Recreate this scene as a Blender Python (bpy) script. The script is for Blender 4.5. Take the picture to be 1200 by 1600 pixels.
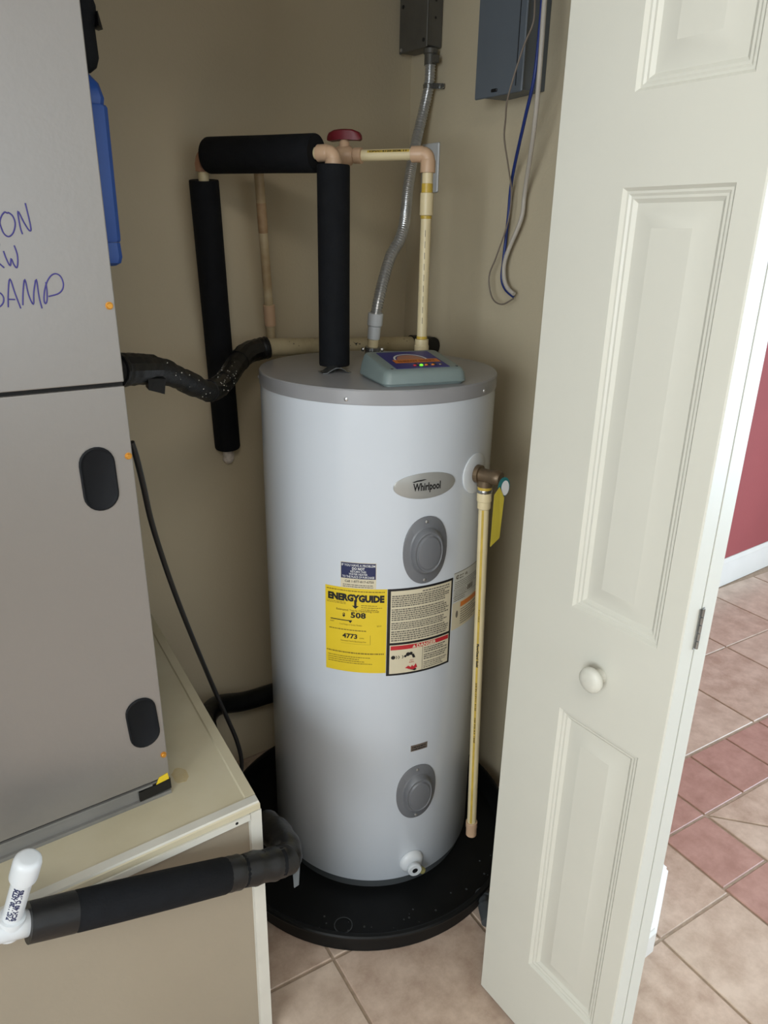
import bpy, math, random
from mathutils import Vector, Matrix
random.seed(7)
for o in list(bpy.data.objects): bpy.data.objects.remove(o)
scene = bpy.context.scene
COL = scene.collection

# ---------------------------------------------------------------- camera
cam_data = bpy.data.cameras.new('camera')
cam_data.sensor_fit = 'VERTICAL'
cam_data.sensor_height = 36.0
cam_data.lens = 36.0 * 1140.0 / 1600.0
cam_data.clip_start = 0.02
cam = bpy.data.objects.new('camera', cam_data)
COL.objects.link(cam)
_r = ((0.8131, -0.5818, 0.0185), (0.1896, 0.2950, 0.9365), (-0.5503, -0.7580, 0.3502))
_x = Vector(_r[0]).normalized()
_z = (Vector(_r[2]) - _x * Vector(_r[2]).dot(_x)).normalized()
_y = _z.cross(_x)
cam.matrix_world = Matrix(((_x.x, _y.x, _z.x, 0), (_x.y, _y.y, _z.y, 0), (_x.z, _y.z, _z.z, 1.49), (0, 0, 0, 1)))
scene.camera = cam

# ---------------------------------------------------------------- world, lights, exposure
world = bpy.data.worlds.new('world')
scene.world = world
world.use_nodes = True
world.node_tree.nodes['Background'].inputs[0].default_value = (0.75, 0.87, 1.0, 1)
world.node_tree.nodes['Background'].inputs[1].default_value = 1.0
scene.view_settings.view_transform = 'Standard'
scene.view_settings.look = 'None'
scene.view_settings.gamma = 1.0
scene.view_settings.exposure = 0.0
scene.view_settings.use_curve_mapping = False

def area_light(name, loc, direction, sx, sy, power, color):
    l = bpy.data.lights.new(name, 'AREA')
    l.shape = 'RECTANGLE'; l.size = sx; l.size_y = sy
    l.energy = power; l.color = color
    o = bpy.data.objects.new(name, l); COL.objects.link(o)
    o.location = loc
    o.rotation_euler = Vector(direction).to_track_quat('-Z', 'Y').to_euler()
    return o
area_light('daylight_glass_door', (4.22, -1.1, 1.15), (-1, 0.15, -0.12), 2.0, 2.0, 132, (0.64, 0.82, 1.0))
area_light('daylight_left_window', (-2.27, -0.78, 1.50), (1, 0.46, -0.04), 1.5, 1.3, 62, (0.88, 0.95, 1.0))
area_light('rear_fill_light', (0.3, -2.95, 1.5), (0.05, 1, -0.05), 1.7, 1.5, 8, (0.90, 0.96, 1.0))  # weak frontal fill added behind the camera, not a known window
area_light('ceiling_lamp', (-0.25, -0.45, 2.38), (0, 0.25, -1), 0.5, 0.5, 9, (1.0, 0.95, 0.88))

# ---------------------------------------------------------------- measured paths (world metres)
BLUE_CABLE = [[1.193,1.1673,1.9825],[1.193,1.1643,1.9209],[1.193,1.1641,1.8803],[1.193,1.1684,1.794],[1.2151,1.2077,1.7261],[1.2721,1.2899,1.6215],[1.285,1.3063,1.5424],[1.285,1.3113,1.4546],[1.285,1.3127,1.4073],[1.285,1.2972,1.3835],[1.285,1.2702,1.3693]]
WHITE_CABLE = [[1.1835,1.1482,1.9763],[1.1835,1.1484,1.9162],[1.1835,1.1466,1.8125],[1.2129,1.1768,1.709],[1.2755,1.2505,1.5928],[1.2755,1.2557,1.5376],[1.2755,1.2937,1.4593],[1.2755,1.2975,1.4167],[1.2755,1.284,1.3902],[1.2755,1.2594,1.376]]
THIN_WIRE = [[1.175,1.1695,1.9796],[1.175,1.1651,1.9181],[1.175,1.1654,1.881],[1.175,1.1879,1.8435],[1.175,1.2196,1.7649],[1.1971,1.2454,1.7282],[1.2155,1.2644,1.6955],[1.2412,1.2734,1.6458],[1.267,1.2836,1.5935],[1.267,1.2871,1.5336],[1.267,1.3167,1.4587],[1.267,1.3378,1.4106],[1.267,1.322,1.3633],[1.267,1.2881,1.3511],[1.267,1.2519,1.3668]]
CONDUIT = [[1.272,1.597,1.9093],[1.272,1.5973,1.8757],[1.272,1.6001,1.8419],[1.262,1.6089,1.7792],[1.235,1.6011,1.705],[1.185,1.5573,1.6132],[1.145,1.512,1.553],[1.115,1.4784,1.5207],[1.09,1.4612,1.488],[1.06,1.4543,1.4527],[1.03,1.4412,1.3969],[1.012,1.4325,1.3552],[1.003,1.4292,1.3242]]
ADAPTER = [[1.0,1.4265,1.3361],[1.0,1.4319,1.2908],[1.0,1.4365,1.2638],[1.0,1.4373,1.2414]]
HANDWRITING = [[[0.1796,1.0302,1.5122],[0.1825,1.0302,1.511],[0.1839,1.0302,1.5114],[0.1877,1.0302,1.508],[0.1894,1.0302,1.5009],[0.1879,1.0302,1.4937],[0.1843,1.0302,1.4873],[0.1794,1.0302,1.4845],[0.1751,1.0302,1.488],[0.1731,1.0302,1.4951],[0.1726,1.0302,1.5004],[0.1755,1.0302,1.5076],[0.1796,1.0302,1.5122]],[[0.1959,1.0302,1.4875],[0.1944,1.0302,1.4956],[0.1943,1.0302,1.5136],[0.1992,1.0302,1.5012],[0.2034,1.0302,1.4927],[0.206,1.0302,1.4923],[0.206,1.0302,1.5014],[0.2039,1.0302,1.5229]],[[0.1618,1.0302,1.4634],[0.1634,1.0302,1.4561],[0.1697,1.0302,1.4488]],[[0.1643,1.0302,1.4707],[0.1585,1.0302,1.447]],[[0.1686,1.0302,1.4762],[0.1612,1.0302,1.4589]],[[0.1717,1.0302,1.468],[0.1738,1.0302,1.458],[0.1768,1.0302,1.451],[0.1789,1.0302,1.4594],[0.181,1.0302,1.4524],[0.1838,1.0302,1.4487],[0.186,1.0302,1.4561],[0.1864,1.0302,1.4654],[0.1845,1.0302,1.4745]],[[0.157,1.0302,1.4201],[0.1613,1.0302,1.419],[0.1637,1.0302,1.4143],[0.1629,1.0302,1.4086],[0.1591,1.0302,1.404],[0.1543,1.0302,1.4022]],[[0.1673,1.0302,1.4022],[0.1699,1.0302,1.4198],[0.1741,1.0302,1.4357],[0.1774,1.0302,1.4187],[0.1814,1.0302,1.4003]],[[0.1692,1.0302,1.4117],[0.1764,1.0302,1.4112]],[[0.1843,1.0302,1.4041],[0.1867,1.0302,1.4194],[0.1909,1.0302,1.435],[0.1927,1.0302,1.4164],[0.1966,1.0302,1.4047],[0.1991,1.0302,1.4191],[0.2041,1.0302,1.4348],[0.2045,1.0302,1.4142],[0.2061,1.0302,1.3995]],[[0.2148,1.0302,1.4313],[0.2148,1.0302,1.4207],[0.2133,1.0302,1.409],[0.2108,1.0302,1.4052],[0.2098,1.0302,1.4101],[0.212,1.0302,1.4208],[0.2162,1.0302,1.4313],[0.222,1.0302,1.4389],[0.228,1.0302,1.4413],[0.2333,1.0302,1.4379],[0.2356,1.0302,1.4291],[0.2331,1.0302,1.4213],[0.2267,1.0302,1.4165],[0.2158,1.0302,1.4139]]]
BLACK_CABLE = [[0.318,1.0943,1.1943],[0.325,1.1005,1.1664],[0.3371,1.12,1.1119],[0.3524,1.15,1.0441],[0.3728,1.18,0.9699],[0.3933,1.2,0.894],[0.4155,1.22,0.8191],[0.4404,1.24,0.7385],[0.4669,1.26,0.6552],[0.4951,1.28,0.5676],[0.5253,1.3,0.4772],[0.5474,1.31,0.4039],[0.5596,1.32,0.3339],[0.5513,1.32,0.2726]]
HOSE = [[0.3045,1.118,1.3],[0.322,1.13,1.298],[0.3557,1.15,1.2933],[0.3992,1.19,1.2829],[0.4485,1.24,1.2594],[0.4994,1.3,1.2315],[0.5622,1.38,1.1998],[0.6113,1.44,1.1942],[0.6546,1.49,1.2028],[0.6966,1.54,1.2174],[0.7418,1.58,1.2348],[0.7847,1.6,1.2397],[0.8085,1.6,1.2427]]
DRAIN_PIPE = [[0.8068,1.6,1.2428],[1.2704,1.6,1.2218]]
CAP_PIPE = [[0.0274,0.885,0.6087],[0.0374,0.875,0.6465],[0.0493,0.865,0.6877],[0.0608,0.855,0.7279]]

# ---------------------------------------------------------------- colour and materials
def lin(c):
    return tuple((x / 12.92 if x <= 0.04045 else ((x + 0.055) / 1.055) ** 2.4) for x in [v / 255.0 for v in c])
MATS = {}
def mat(name, rgb, rough=0.5, metal=0.0, var=0.06, scale=8.0, bump=0.0, bscale=120.0, spec=0.5, rgb2=None, coat=0.0, emit=None, alpha=1.0, perobj=False):
    """procedural material: base colour mottled by noise, optional second colour and fine relief"""
    if name in MATS: return MATS[name]
    m = bpy.data.materials.new(name); m.use_nodes = True
    nt = m.node_tree; b = nt.nodes['Principled BSDF']
    c = lin(rgb)
    tc = nt.nodes.new('ShaderNodeTexCoord')
    nz = nt.nodes.new('ShaderNodeTexNoise'); nz.inputs['Scale'].default_value = scale; nz.inputs['Detail'].default_value = 6
    vec = tc.outputs['Object']
    if perobj:      # every tile gets its own stretch of the mottling
        oi = nt.nodes.new('ShaderNodeObjectInfo'); ad = nt.nodes.new('ShaderNodeVectorMath'); ad.operation = 'MULTIPLY_ADD'
        ad.inputs[1].default_value = (1, 1, 1); nt.links.new(tc.outputs['Object'], ad.inputs[0])
        sc = nt.nodes.new('ShaderNodeVectorMath'); sc.operation = 'SCALE'; sc.inputs['Scale'].default_value = 7.0
        nt.links.new(oi.outputs['Location'], sc.inputs[0]); nt.links.new(sc.outputs[0], ad.inputs[2]); vec = ad.outputs[0]
        nz.inputs['Roughness'].default_value = 0.68
    nt.links.new(vec, nz.inputs['Vector'])
    rp = nt.nodes.new('ShaderNodeValToRGB')
    c2 = lin(rgb2) if rgb2 else tuple(x * (1 - var * 2) for x in c)
    rp.color_ramp.elements[0].position = 0.35; rp.color_ramp.elements[1].position = 0.65
    rp.color_ramp.elements[0].color = (*c2, 1); rp.color_ramp.elements[1].color = (*c, 1)
    nt.links.new(nz.outputs['Fac'], rp.inputs['Fac'])
    nt.links.new(rp.outputs['Color'], b.inputs['Base Color'])
    b.inputs['Roughness'].default_value = rough
    b.inputs['Metallic'].default_value = metal
    b.inputs['Specular IOR Level'].default_value = spec
    b.inputs['Coat Weight'].default_value = coat
    if bump:
        n2 = nt.nodes.new('ShaderNodeTexNoise'); n2.inputs['Scale'].default_value = bscale; n2.inputs['Detail'].default_value = 3
        nt.links.new(tc.outputs['Object'], n2.inputs['Vector'])
        bp = nt.nodes.new('ShaderNodeBump'); bp.inputs['Strength'].default_value = bump; bp.inputs['Distance'].default_value = 0.002
        nt.links.new(n2.outputs['Fac'], bp.inputs['Height'])
        nt.links.new(bp.outputs['Normal'], b.inputs['Normal'])
    if emit:
        b.inputs['Emission Color'].default_value = (*lin(emit[0]), 1); b.inputs['Emission Strength'].default_value = emit[1]
    if alpha < 1: b.inputs['Alpha'].default_value = alpha
    MATS[name] = m
    return m

M_WALL = mat('beige_wall_paint', (199, 186, 158), 0.75, var=0.03, scale=3, bump=0.25, bscale=160)
M_RED = mat('red_wall_paint', (156, 76, 78), 0.7, var=0.05, scale=2, bump=0.2)
M_ROOM = mat('warm_white_room_paint', (226, 218, 204), 0.7, var=0.02, scale=2, bump=0.15)
M_CEIL = mat('white_ceiling_paint', (235, 232, 226), 0.9, var=0.02, bump=0.4, bscale=60)
M_TRIM = mat('white_trim_paint', (228, 226, 220), 0.4, var=0.02)
M_DOOR = mat('cream_door_paint', (208, 207, 196), 0.42, var=0.012, scale=5, bump=0.03, bscale=200)
M_TILE = mat('beige_ceramic_tile', (206, 184, 166), 0.3, rgb2=(176, 152, 134), perobj=True, scale=16, bump=0.12, bscale=40)
M_TILE2 = mat('beige_ceramic_tile_pale', (210, 190, 172), 0.3, rgb2=(182, 160, 142), perobj=True, scale=13, bump=0.12, bscale=40)
M_TERRA = mat('terracotta_tile', (188, 150, 138), 0.32, rgb2=(166, 128, 116), perobj=True, scale=16, bump=0.12, bscale=40)
M_GROUT = mat('tan_grout', (178, 158, 138), 0.9, var=0.1, scale=60, bump=0.3)
M_WHITE = mat('white_enamel', (208, 214, 221), 0.2, var=0.012, scale=2, bump=0.02, bscale=30)
M_LID = mat('grey_enamel', (150, 150, 152), 0.3, var=0.03)
M_COVER = mat('grey_moulded_plastic', (112, 114, 118), 0.42, var=0.03)
M_BLACKP = mat('black_pan_plastic', (10, 12, 13), 0.55, spec=0.3, var=0.15, scale=20)
M_FOAM = mat('black_pipe_foam', (17, 19, 23), 0.85, spec=0.25, var=0.12, scale=40, bump=0.3, bscale=300)
M_TAPE = mat('black_vinyl_tape', (15, 16, 18), 0.4, var=0.2, scale=30, bump=0.5, bscale=70)
M_HOSE = mat('black_hose_foam', (20, 21, 22), 0.5, rgb2=(16, 17, 18), scale=60, bump=0.6, bscale=140)
M_CPVC = mat('cream_cpvc', (226, 210, 168), 0.4, var=0.06, scale=10)
M_CPVCOLD = mat('aged_cpvc', (196, 180, 146), 0.45, rgb2=(172, 148, 112), scale=18)
M_TAN = mat('tan_cpvc_fitting', (206, 172, 140), 0.4, var=0.06)
M_TANDARK = mat('stained_cpvc_fitting', (176, 132, 104), 0.45, var=0.1, scale=25)
M_PVCC = mat('cream_drain_pvc', (190, 176, 142), 0.45, rgb2=(160, 146, 114), scale=16)
M_PVCW = mat('white_pvc', (214, 218, 221), 0.35, var=0.02)
M_YELLOW = mat('yellow_print', (226, 196, 40), 0.5, var=0.03)
M_YPIPE = mat('yellow_cement', (208, 176, 72), 0.4, var=0.1, scale=30)
M_INK = mat('black_print', (22, 22, 24), 0.5)
M_GREYINK = mat('grey_fine_print', (112, 106, 94), 0.6)
M_YINK = mat('olive_fine_print', (140, 118, 26), 0.6)
M_NAVY = mat('navy_print', (34, 42, 84), 0.45)
M_CREAMP = mat('cream_label_paper', (214, 204, 176), 0.55, var=0.03)
M_GREYP = mat('grey_label_paper', (196, 196, 188), 0.55, var=0.03)
M_REDP = mat('red_print', (192, 42, 50), 0.5)
M_ORANGE = mat('orange_print', (214, 122, 40), 0.5)
M_WHITEP = mat('white_print', (226, 226, 224), 0.5)
M_SILVER = mat('silver_badge', (176, 176, 172), 0.35, metal=0.35, var=0.03)
M_BRASS = mat('dull_brass', (118, 100, 78), 0.42, metal=0.5, var=0.15, scale=30)
M_GALV = mat('galvanised_steel', (170, 172, 172), 0.25, metal=0.9, var=0.12, scale=40)
M_SCREW = mat('zinc_screw', (200, 200, 200), 0.3, metal=0.8)
M_GOLD = mat('brass_screw', (212, 150, 60), 0.35, metal=0.6)
M_AH = mat('grey_cabinet_enamel', (150, 147, 144), 0.33, metal=0.5, var=0.015, scale=2, bump=0.08, bscale=140)
M_AHBASE = mat('grey_base_rail', (128, 127, 124), 0.4, var=0.04)
M_SEAM = mat('dark_gasket', (22, 21, 20), 0.8)
M_NAVYBLK = mat('black_recess_plastic', (14, 17, 22), 0.65, spec=0.25, var=0.08)
M_PEN = mat('blue_marker_ink', (62, 56, 132), 0.6)
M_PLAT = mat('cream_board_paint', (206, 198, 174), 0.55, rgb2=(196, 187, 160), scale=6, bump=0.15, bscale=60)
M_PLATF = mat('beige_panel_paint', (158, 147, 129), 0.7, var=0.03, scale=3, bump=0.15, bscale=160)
M_PLATW = mat('white_edge_strip', (216, 214, 204), 0.5, var=0.04, scale=12)
M_STAIN = mat('rust_stain', (184, 164, 120), 0.7, rgb2=(196, 184, 150), scale=30)
M_BLUE = mat('blue_plastic', (30, 74, 150), 0.42, var=0.05)
M_BLUECAB = mat('blue_cable_jacket', (34, 54, 122), 0.45)
M_WHITECAB = mat('pale_cable_jacket', (196, 188, 176), 0.5)
M_GREYCAB = mat('grey_wire_jacket', (128, 116, 104), 0.5)
M_BLKCAB = mat('black_cable_jacket', (20, 20, 22), 0.4)
M_PANEL = mat('slate_panel_enamel', (96, 104, 112), 0.45, var=0.04, scale=6)
M_JBOX = mat('dark_steel_box', (96, 94, 88), 0.45, metal=0.3, var=0.08, scale=20)
M_TIMER = mat('grey_green_plastic', (126, 140, 138), 0.4, var=0.04)
M_DKBLUE = mat('dark_blue_label', (34, 34, 120), 0.4)
M_VALVER = mat('dark_red_handle', (110, 18, 30), 0.45, var=0.08)
M_OLIVE = mat('olive_valve_knob', (150, 144, 92), 0.45)
M_TAG = mat('yellow_tag', (190, 172, 60), 0.5, var=0.04)
M_TAGTEAL = mat('teal_tag', (40, 110, 110), 0.5)
M_PLAQUE = mat('bronze_plaque', (124, 112, 102), 0.4, metal=0.3)
M_LED = mat('green_led', (120, 255, 40), 0.3, emit=((110, 255, 40), 1.6))
M_BASEGREY = mat('dark_grey_base_ring', (74, 78, 80), 0.5)

# ---------------------------------------------------------------- mesh helpers
class MB:
    def __init__(s): s.v = []; s.f = []
    def add(s, vs, fs):
        n = len(s.v); s.v += [tuple(v) for v in vs]; s.f += [tuple(i + n for i in f) for f in fs]; return s
    def hexa(s, bot, top):
        return s.add(list(bot) + list(top), [(3, 2, 1, 0), (4, 5, 6, 7), (0, 1, 5, 4), (1, 2, 6, 5), (2, 3, 7, 6), (3, 0, 4, 7)])
    def box(s, x0, x1, y0, y1, z0, z1):
        return s.hexa([(x0, y0, z0), (x1, y0, z0), (x1, y1, z0), (x0, y1, z0)], [(x0, y0, z1), (x1, y0, z1), (x1, y1, z1), (x0, y1, z1)])
    def bbox(s, x0, x1, y0, y1, z0, z1, b=0.003):
        """box with chamfered edges all round"""
        def ring(i, z): return [(x0 + i, y0 + b if i == 0 else y0 + 0, z)]
        pts = lambda i, z: [(x0 + i + b, y0 + i, z), (x1 - i - b, y0 + i, z), (x1 - i, y0 + i + b, z), (x1 - i, y1 - i - b, z), (x1 - i - b, y1 - i, z), (x0 + i + b, y1 - i, z), (x0 + i, y1 - i - b, z), (x0 + i, y0 + i + b, z)]
        return s.loft([pts(b, z0), pts(0, z0 + b), pts(0, z1 - b), pts(b, z1)])
    def loft(s, rings, cap0=True, cap1=True, closed=True):
        n = len(rings[0]); vs = [p for r in rings for p in r]; fs = []
        for k in range(len(rings) - 1):
            for i in range(n if closed else n - 1):
                j = (i + 1) % n
                fs.append((k * n + i, k * n + j, (k + 1) * n + j, (k + 1) * n + i))
        if cap0: fs.append(tuple(range(n - 1, -1, -1)))
        if cap1: fs.append(tuple((len(rings) - 1) * n + i for i in range(n)))
        return s.add(vs, fs)
    def prism(s, poly, z0, z1, ch=0.0):
        """polygon (counter-clockwise) extruded in z; ch chamfers the top edge"""
        if ch:
            n = len(poly); ins = []
            for i in range(n):
                p, a, b = Vector(poly[i]), Vector(poly[i - 1]), Vector(poly[(i + 1) % n])
                e1 = (p - a).normalized(); e2 = (b - p).normalized()
                n1 = Vector((-e1.y, e1.x)); n2 = Vector((-e2.y, e2.x))
                d = 1 + n1.dot(n2)
                q = p + (n1 + n2) * (ch / max(d, 0.3)); ins.append(q)
            return s.loft([[(p[0], p[1], z0) for p in poly], [(p[0], p[1], z1 - ch) for p in poly], [(q.x, q.y, z1) for q in ins]])
        return s.loft([[(p[0], p[1], z0) for p in poly], [(p[0], p[1], z1) for p in poly]])
    def lathe(s, origin, axis, prof, n=32, cap0=True, cap1=True):
        """prof: (radius, height along axis)"""
        o = Vector(origin); a = Vector(axis).normalized()
        t = Vector((0, 0, 1)) if abs(a.z) < 0.9 else Vector((1, 0, 0))
        u = t.cross(a).normalized(); w = a.cross(u)
        rings = []
        for r, h in prof:
            r = max(r, 1e-5)
            rings.append([o + a * h + (u * math.cos(2 * math.pi * i / n) + w * math.sin(2 * math.pi * i / n)) * r for i in range(n)])
        return s.loft(rings, cap0, cap1)
    def tube(s, pts, rad, n=14, cap=True):
        pts = [Vector(p) for p in pts]; m = len(pts)
        rad = rad if isinstance(rad, (list, tuple)) else [rad] * m
        tang = []
        for i in range(m):
            a = pts[max(0, i - 1)]; b = pts[min(m - 1, i + 1)]; tang.append((b - a).normalized())
        t0 = tang[0]; up = Vector((0, 0, 1)) if abs(t0.z) < 0.9 else Vector((1, 0, 0))
        u = up.cross(t0).normalized(); rings = []
        for i in range(m):
            t = tang[i]; u = (u - t * u.dot(t)).normalized(); w = t.cross(u)
            rings.append([pts[i] + (u * math.cos(2 * math.pi * k / n) + w * math.sin(2 * math.pi * k / n)) * rad[i] for k in range(n)])
        return s.loft(rings, cap, cap)
    def rod(s, a, b, r, n=20): return s.tube([a, b], r, n)

def smooth_path(pts, sub=6):
    pts = [Vector(p) for p in pts]; out = []
    for i in range(len(pts) - 1):
        p0 = pts[max(0, i - 1)]; p1 = pts[i]; p2 = pts[i + 1]; p3 = pts[min(len(pts) - 1, i + 2)]
        for k in range(sub):
            t = k / sub
            out.append(0.5 * ((2 * p1) + (p2 - p0) * t + (2 * p0 - 5 * p1 + 4 * p2 - p3) * t * t + (3 * p1 - p0 - 3 * p2 + p3) * t ** 3))
    out.append(pts[-1]); return out
def resample(pts, step):
    pts = [Vector(p) for p in pts]; out = [pts[0]]; need = step
    for a, b in zip(pts, pts[1:]):
        L = (b - a).length; d = need
        while d <= L:
            out.append(a + (b - a) * (d / L)); d += step
        need = d - L
    return out

def make(name, mb, material, parent=None, smooth=35, label=None, bevel=0.0, kind=None, origin=None):
    """one mesh object from world-space geometry; its origin is its parent's base point"""
    root = parent
    off = Vector((0, 0, 0))
    p = parent
    while p is not None:
        off += p.location; p = p.parent
    if origin is not None: loc = Vector(origin) - off
    else: loc = Vector((0, 0, 0))
    me = bpy.data.meshes.new(name)
    me.from_pydata([tuple(Vector(v) - off - loc) for v in mb.v], [], mb.f)
    me.validate(); me.update()
    me.materials.append(material)
    if smooth:
        me.shade_smooth(); me.set_sharp_from_angle(angle=math.radians(smooth))
    o = bpy.data.objects.new(name, me); COL.objects.link(o)
    o.location = loc
    if parent: o.parent = parent
    if bevel:
        md = o.modifiers.new('bevel', 'BEVEL'); md.width = bevel; md.segments = 2; md.limit_method = 'ANGLE'; md.angle_limit = math.radians(40)
    if label: o['label'] = label
    if kind: o['kind'] = kind
    return o
def thing(name, label, cat, loc, group=None):
    o = bpy.data.objects.new(name, None); COL.objects.link(o)
    o.location = loc; o.empty_display_size = 0.05
    o['label'] = label; o['category'] = cat
    if group: o['group'] = group
    return o
def tag(o, label, cat):
    o['label'] = label; o['category'] = cat; return o
def struct(name, mb, material, **k):
    o = make(name, mb, material, **k); o['kind'] = 'structure'; return o

def text_geo(txt, size, bold=0.0, align='CENTER', squash=1.0, shear=0.0):
    """2-D vertices and faces of a line of lettering"""
    cu = bpy.data.curves.new('lettering', 'FONT'); cu.body = txt; cu.size = size; cu.align_x = align; cu.offset = bold; cu.resolution_u = 2; cu.shear = shear
    ob = bpy.data.objects.new('lettering', cu); COL.objects.link(ob)
    dg = bpy.context.evaluated_depsgraph_get()
    me = bpy.data.meshes.new_from_object(ob.evaluated_get(dg))
    vs = [(v.co.x * squash, v.co.y) for v in me.vertices]; fs = [tuple(p.vertices) for p in me.polygons]
    bpy.data.objects.remove(ob); bpy.data.curves.remove(cu); bpy.data.meshes.remove(me)
    return vs, fs
def put_text(mb, txt, size, fn, x, y, bold=0.0, align='CENTER', squash=1.0, shear=0.0, fit=None):
    vs, fs = text_geo(txt, size, bold, align, squash, shear)
    if fit and vs:
        w = max(v[0] for v in vs) - min(v[0] for v in vs); k = fit / w
        vs = [(v[0] * k, v[1]) for v in vs]
    mb.add([fn(x + v[0], y + v[1]) for v in vs], fs)
def patch(mb, fn, x0, x1, y0, y1, nx=1):
    """a strip laid on surface fn(x, y)"""
    vs = []; fs = []
    for i in range(nx + 1):
        x = x0 + (x1 - x0) * i / nx
        vs += [fn(x, y0), fn(x, y1)]
    for i in range(nx): fs.append((2 * i, 2 * i + 2, 2 * i + 3, 2 * i + 1))
    mb.add(vs, fs)
def slab(mb, fn, x0, x1, y0, y1, nx, h):
    """label with thickness: fn(x, y, height)"""
    a = [fn(x0 + (x1 - x0) * i / nx, y0, 0) for i in range(nx + 1)]; b = [fn(x0 + (x1 - x0) * i / nx, y1, 0) for i in range(nx + 1)]
    c = [fn(x0 + (x1 - x0) * i / nx, y0, h) for i in range(nx + 1)]; d = [fn(x0 + (x1 - x0) * i / nx, y1, h) for i in range(nx + 1)]
    mb.loft([[a[i], b[i], d[i], c[i]] for i in range(nx + 1)])
def fine_print(mb, fn, x0, x1, y0, y1, lines, fill=0.55, ragged=0.2, seed=1):
    """rows of tiny word-shaped bars, too small to read"""
    rnd = random.Random(seed); dy = (y1 - y0) / lines
    for k in range(lines):
        y = y1 - dy * (k + 0.8); x = x0; end = x1 - (x1 - x0) * rnd.random() * ragged
        while x < end:
            w = (0.0018 + rnd.random() * 0.0055)
            patch(mb, fn, x, min(x + w, end), y, y + dy * fill, 1); x += w + 0.0011

# ================================================================ SETTING
# closet
struct('wall_back', MB().box(-0.95, 1.30, 1.71, 1.81, 0, 2.44), M_WALL, smooth=0)
struct('wall_right', MB().prism([(0.93, 0.62), (1.203, 0.62), (1.36, 0.70), (1.36, 1.81), (1.30, 1.81), (1.30, 0.745), (0.93, 0.745)], 0, 2.44), M_WALL, smooth=0)
struct('wall_left', MB().box(-1.05, -0.95, 0.745, 1.81, 0, 2.44), M_WALL, smooth=0)
struct('wall_front_left', MB().box(-2.3, -0.50, 0.62, 0.745, 0, 2.44), M_ROOM, smooth=0)
struct('wall_header', MB().box(-0.50, 0.93, 0.62, 0.745, 2.05, 2.44), M_ROOM, smooth=0)
# the room the closet opens into
struct('wall_far', MB().box(1.36, 4.32, 1.58, 1.68, 0, 2.44), M_RED, smooth=0)
mb = MB(); mb.box(4.32, 4.42, -3.1, -2.15, 0, 2.44).box(4.32, 4.42, -0.05, 1.68, 0, 2.44).box(4.32, 4.42, -2.15, -0.05, 2.2, 2.44).box(4.32, 4.42, -2.15, -0.05, 0, 0.1)
struct('wall_room_right', mb, M_ROOM, smooth=0)
mb = MB(); mb.box(-2.3, -0.6, -3.1, -3.0, 0, 2.44).box(1.2, 4.32, -3.1, -3.0, 0, 2.44).box(-0.6, 1.2, -3.1, -3.0, 2.3, 2.44).box(-0.6, 1.2, -3.1, -3.0, 0, 0.7)
struct('wall_rear', mb, M_ROOM, smooth=0)
mb = MB(); mb.box(-2.4, -2.3, -3.1, -1.56, 0, 2.44).box(-2.4, -2.3, 0.0, 0.745, 0, 2.44).box(-2.4, -2.3, -1.56, 0.0, 2.2, 2.44).box(-2.4, -2.3, -1.56, 0.0, 0, 0.8)
struct('wall_room_left', mb, M_ROOM, smooth=0)
struct('ceiling', MB().box(-2.4, 4.42, -3.1, 1.81, 2.44, 2.54), M_CEIL, smooth=0)
floor = struct('floor', MB().box(-2.4, 4.42, -3.1, 1.81, -0.10, -0.004), M_GROUT, smooth=0)

# baseboards
def baseboard(name, pts, h=0.10, t=0.014):
    """moulded board along a polyline; the room is on the right-hand side of travel"""
    prof = [(0, 0), (t, 0), (t, h * 0.70), (t * 0.72, h * 0.78), (t * 0.72, h * 0.86), (t * 0.35, h * 0.95), (t * 0.3, h), (0, h)]
    pv = [Vector(p) for p in pts]; rings = []
    for i, p in enumerate(pv):
        d1 = (p - pv[i - 1]).normalized() if i else None
        d2 = (pv[i + 1] - p).normalized() if i < len(pv) - 1 else None
        n = [Vector((d.y, -d.x)) for d in (d1, d2) if d is not None]
        m = sum(n, Vector((0, 0))); m = m / (m.length ** 2) * len(n) if len(n) == 1 else m * 2 / (m.length ** 2)
        rings.append([(p.x + m.x * a, p.y + m.y * a, b) for a, b in prof])
    return struct(name, MB().loft(rings), M_TRIM, smooth=20)
baseboard('baseboard_far', [(1.362, 1.579), (4.318, 1.579)], h=0.135)
baseboard('baseboard_right', [(0.935, 0.619), (1.2035, 0.619), (1.361, 0.6993), (1.361, 1.56)], h=0.082, t=0.018)

# floor tiles: field grid turned 4.5 degrees, a terracotta square border, a diagonal field inside it
O2 = Vector((1.24, 0.60)); A0 = math.radians(-4.5)
EU = Vector((math.cos(A0), math.sin(A0))); EV = Vector((-math.sin(A0), math.cos(A0)))
def clip(poly, px_, py_, nx, ny):
    out = []
    for i in range(len(poly)):
        a, b = poly[i], poly[(i + 1) % len(poly)]
        da = (a[0] - px_) * nx + (a[1] - py_) * ny; db = (b[0] - px_) * nx + (b[1] - py_) * ny
        if da >= 0: out.append(a)
        if (da >= 0) != (db >= 0):
            t = da / (da - db); out.append((a[0] + (b[0] - a[0]) * t, a[1] + (b[1] - a[1]) * t))
    return out
def clip_rect(poly, u0, u1, v0, v1):
    for q in ((u0, 0, 1, 0), (u1, 0, -1, 0), (0, v0, 0, 1), (0, v1, 0, -1)):
        if len(poly) < 3: return []
        poly = clip(poly, *q)
    return poly
def area(poly): return 0.5 * sum(poly[i - 1][0] * poly[i][1] - poly[i][0] * poly[i - 1][1] for i in range(len(poly)))
G = 0.0035
TILE_MESH = {}
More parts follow.
